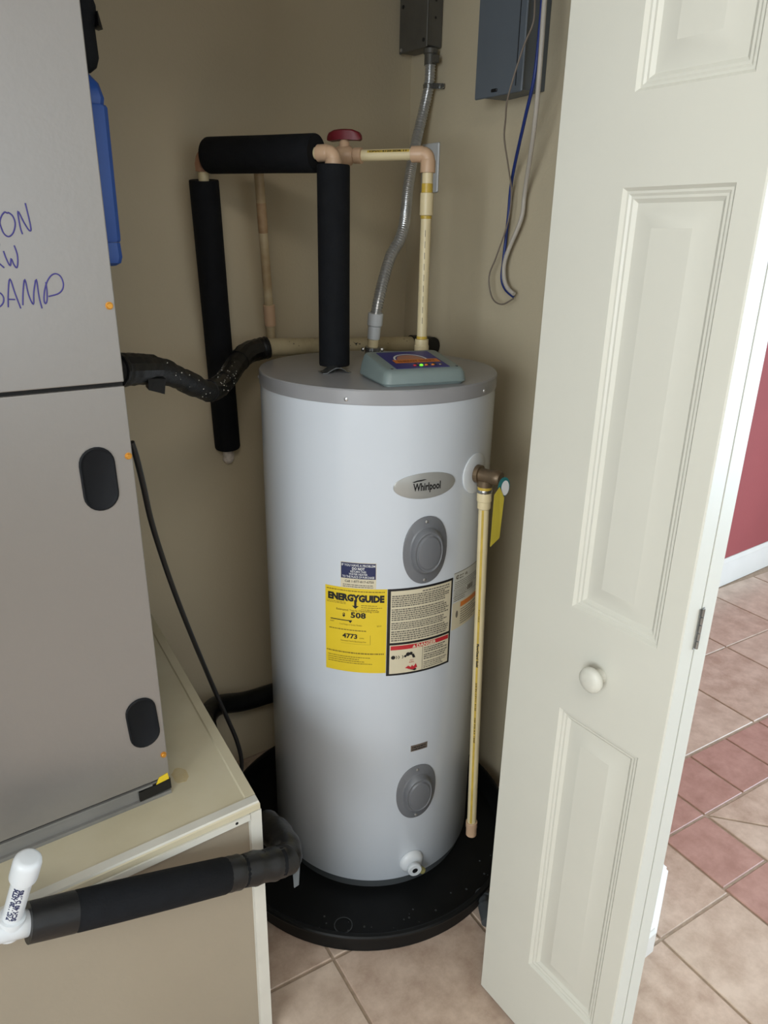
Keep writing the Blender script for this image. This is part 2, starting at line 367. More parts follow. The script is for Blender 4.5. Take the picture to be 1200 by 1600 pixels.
def add_tile(poly_uv, material, name='tile'):
    q = []
    for p in poly_uv:
        if not q or (Vector(p) - Vector(q[-1])).length > 1e-3: q.append(p)
    if len(q) > 1 and (Vector(q[0]) - Vector(q[-1])).length <= 1e-3: q.pop()
    poly_uv = q
    # shrink by half a grout joint
    n = len(poly_uv); ins = []
    if n < 3 or area(poly_uv) < 0.003: return
    w = [O2 + EU * p[0] + EV * p[1] for p in poly_uv]
    cx = sum(p.x for p in w) / n; cy = sum(p.y for p in w) / n
    if not (-0.6 < cx < 4.3 and -0.9 < cy < 1.70): return
    if cx > 1.41 and cy > 1.58: return
    if cx < 0.36 and cy > 0.98: return
    for i in range(len(w)):
        p, a, b = w[i], w[i - 1], w[(i + 1) % len(w)]
        if (p - a).length < 1e-5 or (b - p).length < 1e-5: continue
        e1 = (p - a).normalized(); e2 = (b - p).normalized()
        n1 = Vector((-e1.y, e1.x)); n2 = Vector((-e2.y, e2.x))
        ins.append(p + (n1 + n2) * (G / max(1 + n1.dot(n2), 0.3)))
    c = (sum(p.x for p in ins) / len(ins), sum(p.y for p in ins) / len(ins), 0)
    key = (material.name, tuple((round(p.x - c[0], 3), round(p.y - c[1], 3)) for p in ins))
    if key in TILE_MESH:
        o = TILE_MESH[key].copy(); COL.objects.link(o); o.location = c; return
    mb = MB().prism([(p.x, p.y) for p in ins], -0.006, 0.0, ch=0.0015)
    o = make(name, mb, material, parent=floor, smooth=0, origin=c)
    TILE_MESH[key] = o
def grid(u_org, v_org, pitch, region, materials, nu, nv):
    for i in range(-nu, nu):
        for j in range(-nv, nv):
            u, v = u_org + i * pitch, v_org + j * pitch
            p = clip_rect([(u, v), (u + pitch, v), (u + pitch, v + pitch), (u, v + pitch)], *region)
            if p: add_tile(p, materials[(i * 7 + j * 3) % len(materials)])
FIELD = [M_TILE, M_TILE2]
grid(0.01, 0.01, 0.335, (-3, 0.01, -3, 3), FIELD, 8, 8)
grid(0.01, 0.01, 0.335, (0.01, 0.26, -3, 0.395), FIELD, 8, 8)
grid(0.95, 0.398, 0.352, (0.01, 4, 0.398, 2), FIELD, 10, 6)
for k in range(18): add_tile([(0.26 + k * 0.176, 0.208), (0.436 + k * 0.176, 0.208), (0.436 + k * 0.176, 0.395), (0.26 + k * 0.176, 0.395)], M_TERRA)
for k in range(8): add_tile([(0.26, 0.025 - k * 0.18), (0.436, 0.025 - k * 0.18), (0.436, 0.208 - k * 0.18 if k == 0 else 0.205 - k * 0.18), (0.26, 0.208 - k * 0.18 if k == 0 else 0.205 - k * 0.18)], M_TERRA)
S2 = math.sqrt(0.5)
for i in range(-8, 9):
    for j in range(-8, 9):
        P = 0.35
        base = (0.438 + (i * P) * S2 + (j * P) * S2, 0.206 + (-i * P) * S2 + (j * P) * S2)
        q = [base, (base[0] + P * S2, base[1] - P * S2), (base[0] + 2 * P * S2, base[1]), (base[0] + P * S2, base[1] + P * S2)]
        q = clip_rect(q, 0.438, 3.4, -1.6, 0.206)
        if q: add_tile(q, FIELD[(i + j) % 2])

# ================================================================ BIFOLD DOOR
door = bpy.data.objects.new('door_1', None); COL.objects.link(door); door.location = (0.85, 0.60, 0.0)
door['kind'] = 'structure'; door['label'] = 'folded cream six-panel bifold door standing open in front of the closet'
def leaf(x0, x1, ya, yb, z0, z1, panels, out):
    """a moulded leaf; out = -1: panels on the low-x face"""
    mb = MB(); xf = x0 if out < 0 else x1; xb = x1 if out < 0 else x0
    s = -out
    ys = sorted({ya, yb}); mb_v = []
    # back and edges, slightly eased corners
    e = 0.002
    mb.add([(xb, ya, z0), (xb, yb, z0), (xb, yb, z1), (xb, ya, z1), (xf + s * e, ya, z0), (xf + s * e, yb, z0), (xf + s * e, yb, z1), (xf + s * e, ya, z1),
            (xf, ya + e, z0 + e), (xf, yb - e, z0 + e), (xf, yb - e, z1 - e), (xf, ya + e, z1 - e)],
           [(0, 1, 2, 3), (0, 4, 5, 1), (1, 5, 6, 2), (2, 6, 7, 3), (3, 7, 4, 0), (4, 8, 9, 5), (5, 9, 10, 6), (6, 10, 11, 7), (7, 11, 8, 4)])
    a, b = ya + e, yb - e; zz = z0 + e
    p0, p1 = panels[0][0], panels[0][1]
    def quad(y0, y1, za, zb): mb.add([(xf, y0, za), (xf, y1, za), (xf, y1, zb), (xf, y0, zb)], [(0, 1, 2, 3)])
    quad(a, p0, z0 + e, z1 - e); quad(p1, b, z0 + e, z1 - e)
    for (q0, q1, za, zb) in panels:
        quad(p0, p1, zz, za); zz = zb
        prof = [(0, 0), (0.004, 0.0045), (0.007, 0.0045), (0.010, 0.0065), (0.013, 0.0065), (0.018, 0.0105), (0.024, 0.0105), (0.047, 0.0025), (0.0475, 0.0025)]
        rings = [[(xf + s * d, q0 + i, za + i), (xf + s * d, q1 - i, za + i), (xf + s * d, q1 - i, zb - i), (xf + s * d, q0 + i, zb - i)] for i, d in prof]
        mb.loft(rings, cap0=False)
    quad(p0, p1, zz, z1 - e)
    return mb
PAN = [(0.490, 0.641, 0.200, 0.781), (0.490, 0.641, 0.966, 1.556), (0.490, 0.641, 1.662, 1.905)]
leaf1 = make('door_leaf', leaf(0.827, 0.860, 0.456, 0.758, 0.014, 2.02, PAN, -1), M_DOOR, door, smooth=25)
leaf2 = make('door_leaf', leaf(0.8635, 0.897, 0.456, 0.752, 0.014, 2.02, PAN, 1), M_DOOR, door, smooth=25)
mb = MB().lathe((0.827, 0.574, 0.877), (-1, 0, 0), [(0.0115, 0), (0.010, 0.004), (0.0095, 0.008), (0.015, 0.012), (0.0192, 0.017), (0.0202, 0.021), (0.0192, 0.025), (0.015, 0.0282), (0.008, 0.0298), (0.0, 0.0302)], 28)
make('knob', mb, M_DOOR, leaf1, smooth=60, label='round cream door knob')
def hinge(z):
    mb = MB().box(0.8565, 0.860, 0.4545, 0.4560, z, z + 0.062).box(0.8637, 0.8672, 0.4545, 0.456, z, z + 0.062)
    for k in range(5): mb.lathe((0.8618, 0.4535, z + 0.001 + k * 0.0124), (0, 0, 1), [(0.0024, 0), (0.0024, 0.0112)], 10)
    make('hinge', mb, M_GALV, leaf1, label='small steel hinge joining the two door leaves')
hinge(0.972); hinge(1.78); hinge(0.13)

# ================================================================ EQUIPMENT PLATFORM
plat = thing('equipment_platform', 'boxed beige platform with cream painted top and white edge strip under the grey air handler', 'platform', (0.1, 1.3, 0))
PT = lambda i, z: [(-0.5, 0.929 + i, z), (0.420 - i, 0.929 + i, z), (0.492 - i, 1.690, z), (-0.5, 1.690, z)]
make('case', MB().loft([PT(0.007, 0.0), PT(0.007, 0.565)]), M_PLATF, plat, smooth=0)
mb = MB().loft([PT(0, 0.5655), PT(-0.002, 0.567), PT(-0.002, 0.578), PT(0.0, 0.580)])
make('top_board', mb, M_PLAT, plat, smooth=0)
mb = MB(); mb.hexa([(-0.5, 0.928, 0.5802), (0.421, 0.928, 0.5802), (0.423, 0.948, 0.5802), (-0.5, 0.948, 0.5802)], [(-0.5, 0.929, 0.584), (0.420, 0.929, 0.584), (0.422, 0.946, 0.583), (-0.5, 0.946, 0.583)])
make('front_lip', mb, M_PLATW, plat, smooth=0, label='scuffed pale strip along the front edge')
mb = MB(); mb.hexa([(0.403, 0.949, 0.5802), (0.4235, 0.949, 0.5802), (0.494, 1.69, 0.5802), (0.474, 1.69, 0.5802)], [(0.405, 0.949, 0.5835), (0.4225, 0.949, 0.5835), (0.493, 1.69, 0.5835), (0.476, 1.69, 0.5835)])
make('side_lip', mb, M_PLAT, plat, smooth=0)
mb = MB(); mb.hexa([(0.400, 0.9265, 0.0), (0.4235, 0.9265, 0.0), (0.4235, 0.9365, 0.0), (0.400, 0.9365, 0.0)], [(0.403, 0.9265, 0.565), (0.4235, 0.9265, 0.565), (0.4235, 0.9365, 0.565), (0.403, 0.9365, 0.565)])
make('corner_strip', mb, M_PLATW, plat, smooth=0, label='white vertical corner strip')
make('front_strip', MB().box(-0.5, 0.402, 0.925, 0.9355, 0.553, 0.5655), M_PLATW, plat, smooth=0, label='white strip under the front edge')
make('nail_hole', MB().lathe((0.377, 0.9251, 0.5595), (0, -1, 0), [(0.0028, 0), (0.0028, 0.0004)], 12), M_INK, plat)
for sx, sy, r in ((0.334, 1.068, 0.017),):
    pts = [(sx + math.cos(a) * r * (0.7 + 0.3 * random.random()), sy + math.sin(a) * r * 1.6 * (0.7 + 0.3 * random.random())) for a in [k * math.pi / 7 for k in range(14)]]
    make('rust_stain', MB().prism(pts, 0.5800, 0.5803), M_STAIN, plat, smooth=0)

# ================================================================ AIR HANDLER
ah = thing('air_handler', 'tall grey metal air handler cabinet with marker writing, standing on the platform', 'air handler', (0.0, 1.3, 0.58))
def xr(z): return 0.306 - (z - 0.57) * 0.0094        # right edge leans a touch
def ahbox(z0, z1, y0, y1, dx=0.0, x0=-0.24):
    return MB().hexa([(x0, y0, z0), (xr(z0) - dx, y0, z0), (xr(z0) - dx, y1, z0), (x0, y1, z0)], [(x0, y0, z1), (xr(z1) - dx, y0, z1), (xr(z1) - dx, y1, z1), (x0, y1, z1)])
make('cabinet', ahbox(0.618, 2.02, 1.052, 1.60, 0.001), M_AH, ah, smooth=0)
make('upper_panel', ahbox(1.2975, 2.02, 1.033, 1.0525), M_AH, ah, smooth=0, bevel=0.0015)
lowp = make('lower_panel', ahbox(0.6185, 1.2915, 1.034, 1.0525), M_AH, ah, smooth=0, bevel=0.0015)
make('seam_gasket', ahbox(1.2913, 1.2977, 1.040, 1.0525, 0.0005), M_SEAM, ah, smooth=0)
mb = ahbox(0.5845, 0.6120, 1.040, 1.60, 0.001); mb.add(*(lambda m: (m.v, m.f))(ahbox(0.5805, 0.587, 1.034, 1.05, 0.0)))
mb.add(*(lambda m: (m.v, m.f))(ahbox(0.6085, 0.6125, 1.036, 1.05, 0.03)))
make('base_rail', mb, M_AHBASE, ah, smooth=0)
make('base_gasket', ahbox(0.612, 0.6187, 1.041, 1.0525, 0.001), M_SEAM, ah, smooth=0)
def stadium(cx, cz, w, h, tilt, n=12):
    r = w / 2; pts = []
    for k in range(n + 1): a = math.pi * k / n; pts.append((r * math.cos(a), h / 2 - r + r * math.sin(a)))
    for k in range(n + 1): a = math.pi + math.pi * k / n; pts.append((r * math.cos(a), -h / 2 + r + r * math.sin(a)))
    c, s = math.cos(tilt), math.sin(tilt)
    return [(cx + x * c - z * s, cz + x * s + z * c) for x, z in pts]
def grip(cx, cz, w, h, tilt):
    rim = MB()
    rings = []
    for d, y in ((0.0, 1.0339), (0.0, 1.0318), (0.002, 1.0308), (0.004, 1.0318), (0.006, 1.0332)):
        rings.append([(x, y, z) for x, z in reversed(stadium(cx, cz, w - 2 * d, h - 2 * d, tilt))])
    rim.loft(rings)
    make('hand_grip', rim, M_NAVYBLK, ah, smooth=40, label='black rounded hand grip recess')
grip(0.250, 1.1635, 0.049, 0.094, 0.02); grip(0.271, 0.741, 0.049, 0.094, 0.06)
for x, z in ((0.290, 1.400), (0.294, 1.191), (0.2985, 0.665)):
    make('panel_screw', MB().lathe((x, 1.0338 if z > 1 and z > 1.29 else 1.0345, z), (0, -1, 0), [(0.0052, 0), (0.0052, 0.0014), (0.0040, 0.0016), (0.0040, 0.0046), (0.0034, 0.0052)], 12), M_GOLD, ah, label='brass coloured panel screw')
mb = MB()
for st in HANDWRITING:
    path = smooth_path(st, 4) if len(st) > 2 else [Vector(p) for p in st]
    mb.tube([(p.x, 1.0327, p.z) for p in path], 0.00095, 6)
make('handwriting', mb, M_PEN, ah, label='blue marker handwriting ending in ON, KW and AMP')
mb = MB().hexa([(0.252, 1.0335, 0.5885), (0.3065, 1.0335, 0.5915), (0.3065, 1.0392, 0.5915), (0.252, 1.0392, 0.5885)], [(0.252, 1.0345, 0.6065), (0.3065, 1.0345, 0.6105), (0.3065, 1.0392, 0.6105), (0.252, 1.0392, 0.6065)])
make('tape_strip', mb, M_TAPE, ah, smooth=0, label='torn black tape at the bottom right corner')
make('yellow_sticker', MB().hexa([(0.281, 1.0322, 0.6110), (0.3035, 1.0322, 0.6135), (0.3035, 1.0338, 0.6135), (0.281, 1.0338, 0.6110)], [(0.287, 1.0325, 0.6225), (0.3020, 1.0325, 0.6255), (0.3020, 1.0338, 0.6255), (0.287, 1.0338, 0.6225)]), M_YELLOW, ah, smooth=0)

# blue case and black roll hung on the right side of the cabinet
def rounded_strip(x0, x1, y0, y1, zs):
    mb = MB(); rings = []
    for z, d in zs:
        x_1 = x1 - d; b = min(0.006, (x_1 - x0) * 0.45)
        rings.append([(x0, y0 + d, z), (x_1 - b, y0 + d, z), (x_1, y0 + d + b, z), (x_1, y1 - d - b, z), (x_1 - b, y1 - d, z), (x0, y1 - d, z)])
    return mb.loft(rings)
bc = thing('hanging_case', 'narrow blue plastic case with rounded ends hung on the side of the air handler', 'case', (0.30, 1.2, 1.45))
make('case_body', rounded_strip(0.301, 0.331, 1.083, 1.28, [(1.479, 0.0015), (1.482, 0), (1.644, 0), (1.647, 0.0015)]), M_BLUE, bc, smooth=30)
make('end_cap', rounded_strip(0.301, 0.330, 1.085, 1.28, [(1.6475, 0.002), (1.655, 0.001), (1.672, 0.005), (1.684, 0.014), (1.688, 0.022)]), M_BLUE, bc, smooth=40)
make('end_cap', rounded_strip(0.301, 0.331, 1.083, 1.28, [(1.448, 0.008), (1.452, 0.002), (1.46, 0.0), (1.4785, 0.001)]), M_BLUE, bc, smooth=40)
make('ridge', MB().box(0.3305, 0.3335, 1.12, 1.27, 1.49, 1.64), M_BLUE, bc, smooth=0)
make('label_tab', MB().box(0.3015, 0.308, 1.0812, 1.0829, 1.452, 1.462), M_YELLOW, bc, smooth=0)
br = thing('foam_roll', 'black lumpy foam wrapped line beside the top of the air handler', 'pipe insulation', (0.31, 1.14, 1.69))
prof = [(0.006, 1.688), (0.014, 1.694), (0.0185, 1.705), (0.019, 1.73), (0.018, 1.742), (0.0205, 1.748), (0.0205, 1.765), (0.018, 1.772), (0.020, 1.79), (0.0215, 1.83), (0.0205, 2.0)]
make('sleeve', MB().tube([(0.318 + 0.001 * math.sin(z * 90), 1.125, z) for r, z in prof], [r for r, z in prof], 18), M_FOAM, br, smooth=50)
mb = MB().hexa([(0.334, 1.10, 1.739), (0.3405, 1.105, 1.736), (0.3405, 1.125, 1.738), (0.334, 1.13, 1.741)], [(0.334, 1.10, 1.752), (0.336, 1.105, 1.756), (0.336, 1.125, 1.758), (0.334, 1.13, 1.753)])
make('tape_flap', mb, M_TAPE, br, smooth=0)

# ================================================================ DRAIN PAN AND WATER HEATER
pan = thing('drain_pan', 'round black plastic drain pan under the water heater', 'drain pan', (0.884, 1.273, 0))
mb = MB().lathe((0.884, 1.273, 0), (0, 0, 1), [(0.3, 0.0008), (0.366, 0.0008), (0.370, 0.004), (0.3745, 0.046), (0.381, 0.049), (0.3825, 0.055), (0.380, 0.059), (0.374, 0.060), (0.369, 0.057), (0.362, 0.012), (0.356, 0.006), (0.05, 0.006)], 96)
make('basin', mb, M_BLACKP, pan, smooth=40)
mb = MB().lathe((0.669, 1.049, 0.0062), (0, 0, 1), [(0.0215, 0), (0.0215, 0.0012), (0.0195, 0.0012), (0.0195, 0)], 28, False, False)
make('knockout_ring', mb, M_BASEGREY, pan, smooth=0)
mb = MB()
for k in range(26):
    a = random.uniform(-2.6, -0.9); r = random.uniform(0.285, 0.35); s = random.uniform(0.0012, 0.0032)
    x, y = 0.884 + r * math.cos(a), 1.273 + r * math.sin(a)
    mb.lathe((x, y, 0.0062), (0, 0, 1), [(s, 0), (s * 0.6, s * 0.6), (0, s * 0.8)], 6)
make('debris', mb, M_BASEGREY, pan, smooth=0, kind='stuff')
fit = MB().rod((0.975, 0.910, 0.025), (0.948, 0.866, 0.021), 0.0125, 16)
fit.tube([(0.963, 0.891, 0.024), (0.948, 0.866, 0.022), (0.941, 0.855, 0.021), (0.9405, 0.854, 0.021)], [0.0165, 0.0165, 0.0165, 0.008], 16)
fit.rod((0.982, 0.922, 0.026), (0.975, 0.909, 0.025), 0.017, 16)
make('drain_fitting', fit, M_BASEGREY, pan, smooth=40, label='dark grey drain fitting on the floor by the door')

HX, HY, HR = 0.923, 1.303, 0.255
wh = thing('water_heater', 'tall white water heater with grey lid and yellow label standing in the black pan', 'water heater', (HX, HY, 0.006))
def cyl(th0, z0, base=0.0):
    t0 = math.radians(th0)
    def fn(x, y, h=0.0):
        a = t0 + x / HR; r = HR + base + h
        return (HX + r * math.cos(a), HY + r * math.sin(a), z0 + y)
    return fn
make('base_ring', MB().lathe((HX, HY, 0), (0, 0, 1), [(0.246, 0.0066), (0.246, 0.030), (0.250, 0.0335)], 96), M_BASEGREY, wh)
make('tank', MB().lathe((HX, HY, 0), (0, 0, 1), [(0.2535, 0.0336), (HR, 0.036), (HR, 1.2)], 128), M_WHITE, wh)
make('lid', MB().lathe((HX, HY, 0), (0, 0, 1), [(0.2562, 1.1995), (0.2568, 1.2005), (0.2568, 1.2255), (0.2552, 1.2282), (0.252, 1.2288), (0.05, 1.2288)], 128), M_LID, wh, smooth=30, label='grey enamel lid')
for th in (-138.6, -69.4, -207.8, -0.2, 69):
    f = cyl(th, 1.2095)
    p = Vector(f(0, 0, 0.0016)); d = Vector(f(0, 0, 1)) - Vector(f(0, 0, 0))
    make('lid_screw', MB().lathe(p, d, [(0.0042, 0), (0.0038, 0.0018), (0.0015, 0.0028)], 10), M_SCREW, wh)
# bent metal flange by the hot outlet
def bentstrip():
    a = Vector((0.777, 1.225)); e = Vector((0.97, -0.243)); n = Vector((0.243, 0.97)); rings = []
    pr = [(-0.036, 0.0005), (-0.026, 0.001), (-0.018, 0.006), (-0.008, 0.0105), (0.002, 0.0105), (0.011, 0.006), (0.017, 0.001), (0.026, 0.0005)]
    a = Vector((0.807, 1.277))
    for x, z in pr:
        p0 = a + e * x; p1 = a + e * x + n * 0.035
        rings.append([(p0.x, p0.y, 1.2290 + z), (p1.x, p1.y, 1.2290 + z), (p1.x, p1.y, 1.2303 + z), (p0.x, p0.y, 1.2303 + z)])
    return MB().loft(rings)
make('bent_flange', bentstrip(), M_GALV, wh, smooth=50, label='bent metal strip at the hot outlet')

def access_cover(th, z, w, h):
    f = cyl(th, z); n = 48; rings = []
    def el(s, hh, dx=0.0, k=1.0):
        r = []
        for i in range(n):
            a = 2 * math.pi * i / n; c, s_ = math.cos(a), math.sin(a)
            e = 2 / 2.15
            r.append(f(dx + s * k * w / 2 * math.copysign(abs(c) ** e, c), s * h / 2 * math.copysign(abs(s_) ** e, s_), hh))
        return r
    for s, hh in ((1.0, 0.0002), (1.0, 0.002), (0.97, 0.0030), (0.74, 0.0040), (0.69, 0.0060), (0.62, 0.0150), (0.585, 0.0172), (0.565, 0.0172), (0.54, 0.0160), (0.50, 0.0160), (0.46, 0.0190), (0.43, 0.0196)):
        rings.append(el(s, hh))
    o = make('access_cover', MB().loft(rings), M_COVER, wh, smooth=28, label='grey oval access cover')
    for y in (0.43, -0.44):
        p = Vector(f(-0.002, y * h, 0.003)); d = Vector(f(0, 0, 1)) - Vector(f(0, 0, 0))
        make('cover_screw', MB().lathe(p, d, [(0.0038, 0), (0.0034, 0.0016), (0.0012, 0.0024)], 10), M_SCREW, o)
access_cover(-101.6, 0.899, 0.100, 0.148)
access_cover(-101.0, 0.287, 0.102, 0.150)

# badge
f = cyl(-102.7, 1.038)
n = 48
mb = MB(); rg = []
for i in range(n + 1):
    x = -0.068 * math.cos(math.pi * i / n); y = 0.0265 * math.sin(math.pi * i / n) + 1e-4
    rg.append([f(x, -y, 0.0003), f(x, y, 0.0003), f(x, y, 0.0014), f(x, y - min(0.0012, y * 0.4), 0.0018), f(x, -y + min(0.0012, y * 0.4), 0.0018), f(x, -y, 0.0014)])
mb.loft(rg)
badge = make('badge', mb, M_SILVER, wh, smooth=30, label='silver oval badge reading Whirlpool')
mb = MB(); g = lambda x, y: f(x, y, 0.0022)
put_text(mb, 'Whirlpool', 0.0215, g, 0.002, -0.0085, bold=0.0007, fit=0.060)
sw = [(-0.031, 0.0098), (-0.020, 0.0128), (-0.006, 0.0140), (0.0, 0.0132), (-0.006, 0.0118), (-0.012, 0.0105), (-0.020, 0.0100), (-0.026, 0.0085)]
mb.add([g(x, y) for x, y in sw], [tuple(range(len(sw)))])
make('badge_lettering', mb, M_INK, badge, smooth=0)

# yellow energy label
f = cyl(-134.25, 0.720); W2 = 0.0656
mb = MB(); slab(mb, f, -W2, W2, -0.100, 0.099, 16, 0.0006)
yl = make('energy_label', mb, M_YELLOW, wh, smooth=30, label='yellow energy guide label')
g = lambda x, y: f(x, y, 0.0011)
mb = MB()
put_text(mb, 'ENERGYGUIDE', 0.0205, g, 0, 0.0700, bold=0.0013, fit=0.119)
patch(mb, g, -0.0025, 0.0025, 0.058, 0.073, 1)
mb.add([g(-0.007, 0.0595), g(0.0, 0.0525), g(0.007, 0.0595)], [(0, 1, 2)])
make('title_lettering', mb, M_INK, yl, smooth=0)
mb = MB()
put_text(mb, '508', 0.0175, g, 0.006, 0.0315, bold=0.0006, fit=0.032)
put_text(mb, '$', 0.0105, g, -0.0245, 0.0330, bold=0.0005)
make('cost_figure', mb, M_INK, yl, smooth=0)
mb = MB()
put_text(mb, '4773', 0.0150, g, -0.011, -0.0180, bold=0.0005, fit=0.032)
make('energy_figure', mb, M_INK, yl, smooth=0)
mb = MB()
patch(mb, g, -0.054, -0.012, 0.0225, 0.0245, 4)
mb.add([g(-0.015, 0.0245), g(-0.006, 0.0245), g(-0.0105, 0.0180)], [(0, 2, 1)])
make('scale_arrow', mb, M_INK, yl, smooth=0)
mb = MB()
put_text(mb, 'Estimated Yearly Operating Cost', 0.0066, g, 0.004, 0.0460, bold=0.0001, fit=0.090)
put_text(mb, 'kWh', 0.0050, g, 0.014, -0.0180)
put_text(mb, 'Estimated Yearly Electricity Use', 0.0052, g, -0.004, -0.0265, fit=0.054)
put_text(mb, 'Cost Range of Similar Models', 0.0046, g, -0.010, 0.0125, fit=0.048)
put_text(mb, '$487', 0.0046, g, -0.050, 0.0165); put_text(mb, '$519', 0.0046, g, 0.050, 0.0125)
fine_print(mb, g, -0.062, 0.062, 0.0905, 0.0955, 1, 0.45, 0.05, 3)
fine_print(mb, g, -0.062, -0.018, 0.0610, 0.0670, 2, 0.4, 0.2, 4); fine_print(mb, g, 0.012, 0.056, 0.0500, 0.0640, 3, 0.3, 0.4, 5)
fine_print(mb, g, -0.057, 0.030, -0.0010, 0.0050, 1, 0.4, 0.1, 6)
fine_print(mb, g, -0.063, 0.063, -0.0560, -0.0495, 1, 0.5, 0.03, 7)
fine_print(mb, g, -0.060, 0.040, -0.0800, -0.0600, 4, 0.35, 0.35, 8)
patch(mb, g, -0.03, 0.032, -0.0312, -0.0308, 2); patch(mb, g, 0.0316, 0.0322, -0.031, -0.008, 1)
make('label_small_print', mb, M_YINK, yl, smooth=0, kind='stuff')

# navy and cream notice above it
f = cyl(-133.0, 0.846); W2 = 0.0368
mb = MB(); slab(mb, f, -W2, W2, -0.027, 0.031, 10, 0.0003)
nl = make('service_label', mb, M_CREAMP, wh, smooth=30, label='cream and navy service notice')
g1 = lambda x, y: f(x, y, 0.0006); g2 = lambda x, y: f(x, y, 0.0010)
mb = MB(); patch(mb, g1, -W2 + 0.001, W2 - 0.001, -0.005, 0.030, 8); make('navy_panel', mb, M_NAVY, nl, smooth=0)
mb = MB()
put_text(mb, 'IF YOU HAVE A PROBLEM', 0.0070, g2, 0, 0.0225, bold=0.0001, fit=0.069)
put_text(mb, 'DO NOT', 0.0080, g2, 0, 0.0150, bold=0.0003, fit=0.026)
put_text(mb, 'RETURN THIS', 0.0062, g2, 0, 0.0090, bold=0.0001, fit=0.032)
put_text(mb, 'WATER HEATER', 0.0062, g2, 0, 0.0032, bold=0.0001, fit=0.038)
put_text(mb, 'TO THE PLACE OF PURCHASE', 0.0066, g2, 0, -0.0030, bold=0.0001, fit=0.066)
make('notice_lettering', mb, M_WHITEP, nl, smooth=0)
mb = MB(); put_text(mb, 'Call 1-877-817-6750', 0.0072, g2, 0.002, -0.0135, bold=0.00015, fit=0.060)
fine_print(mb, g2, -0.032, 0.034, -0.0250, -0.0165, 2, 0.4, 0.1, 9)
make('phone_lettering', mb, M_GREYINK, nl, smooth=0)

# danger label
f = cyl(-102.0, 0.7155); W2 = 0.0770
mb = MB(); slab(mb, f, -W2, W2, -0.1035, 0.1035, 20, 0.0004)
dl = make('danger_label', mb, M_INK, wh, smooth=30, label='black bordered cream warning label with red danger bar')
g1 = lambda x, y: f(x, y, 0.0008); g2 = lambda x, y: f(x, y, 0.0012)
I = 0.0705
mb = MB(); patch(mb, g1, -I, I + 0.0015, -0.023, 0.0985, 16); patch(mb, g1, -I, I + 0.0015, -0.0985, -0.0285, 16)
make('cream_panel', mb, M_CREAMP, dl, smooth=0)
mb = MB(); patch(mb, g2, -I + 0.002, I, -0.0405, -0.0305, 16); make('red_bar', mb, M_REDP, dl, smooth=0)
g3 = lambda x, y: f(x, y, 0.0015)
mb = MB(); put_text(mb, 'DANGER', 0.0112, g3, 0.012, -0.0395, bold=0.0004, fit=0.047)
mb.add([g3(-0.021, -0.0392), g3(-0.0125, -0.0392), g3(-0.0168, -0.0318)], [(0, 1, 2)])
make('danger_lettering', mb, M_CREAMP, dl, smooth=0)
mb = MB()
fine_print(mb, g2, -0.002, 0.069, 0.090, 0.0955, 1, 0.5, 0.05, 20)
for k, (a, b, nrow) in enumerate(((0.061, 0.089, 6), (0.029, 0.058, 6), (0.008, 0.026, 4), (-0.020, 0.006, 5))):
    fine_print(mb, g2, -0.068, 0.069, a, b, nrow, 0.62, 0.12, 21 + k)
fine_print(mb, g2, 0.007, 0.069, -0.058, -0.043, 3, 0.6, 0.2, 30); fine_print(mb, g2, 0.007, 0.069, -0.075, -0.060, 3, 0.6, 0.2, 31); fine_print(mb, g2, 0.007, 0.069, -0.096, -0.078, 4, 0.5, 0.25, 32)
make('warning_print', mb, M_GREYINK, dl, smooth=0, kind='stuff')
mb = MB(); patch(mb, g2, 0.0032, 0.0040, -0.0985, -0.041, 1)
def blob(cx, cy, r, k=10):
    mb.add([g2(cx + r * math.cos(2 * math.pi * i / k), cy + r * math.sin(2 * math.pi * i / k)) for i in range(k)], [tuple(range(k))])
blob(-0.0625, -0.0585, 0.0048); blob(-0.036, -0.0575, 0.0030); blob(-0.030, -0.0535, 0.0048); blob(-0.0235, -0.0525, 0.0040)
for x in (-0.0555, -0.0505, -0.042, -0.019):
    mb.add([g2(x - 0.0015, -0.0545), g2(x, -0.0545), g2(x + 0.0022, -0.0585), g2(x, -0.0625), g2(x - 0.0015, -0.0625), g2(x + 0.0005, -0.0585)], [(0, 5, 2, 1), (5, 4, 3, 2)])
mb.add([g2(-0.022, -0.056), g2(-0.018, -0.0645), g2(-0.013, -0.0635), g2(-0.017, -0.054)], [(0, 1, 2, 3)])
mb.add([g2(-0.030, -0.0895), g2(-0.014, -0.0965), g2(-0.009, -0.0945), g2(-0.014, -0.0885)], [(0, 1, 2, 3)])
make('hazard_pictogram', mb, M_INK, dl, smooth=0)
mb = MB()
mb.add([g3(-0.036, -0.0870), g3(-0.018, -0.0930), g3(-0.008, -0.0890), g3(-0.0115, -0.0790), g3(-0.0165, -0.0860), g3(-0.0205, -0.0815), g3(-0.023, -0.0865), g3(-0.0285, -0.0820)], [tuple(range(8))])
put_text(mb, 'HOT', 0.0042, g3, -0.0215, -0.0705); put_text(mb, 'BURN', 0.0042, g3, -0.0215, -0.0755)
make('scald_pictogram', mb, M_REDP, dl, smooth=0)

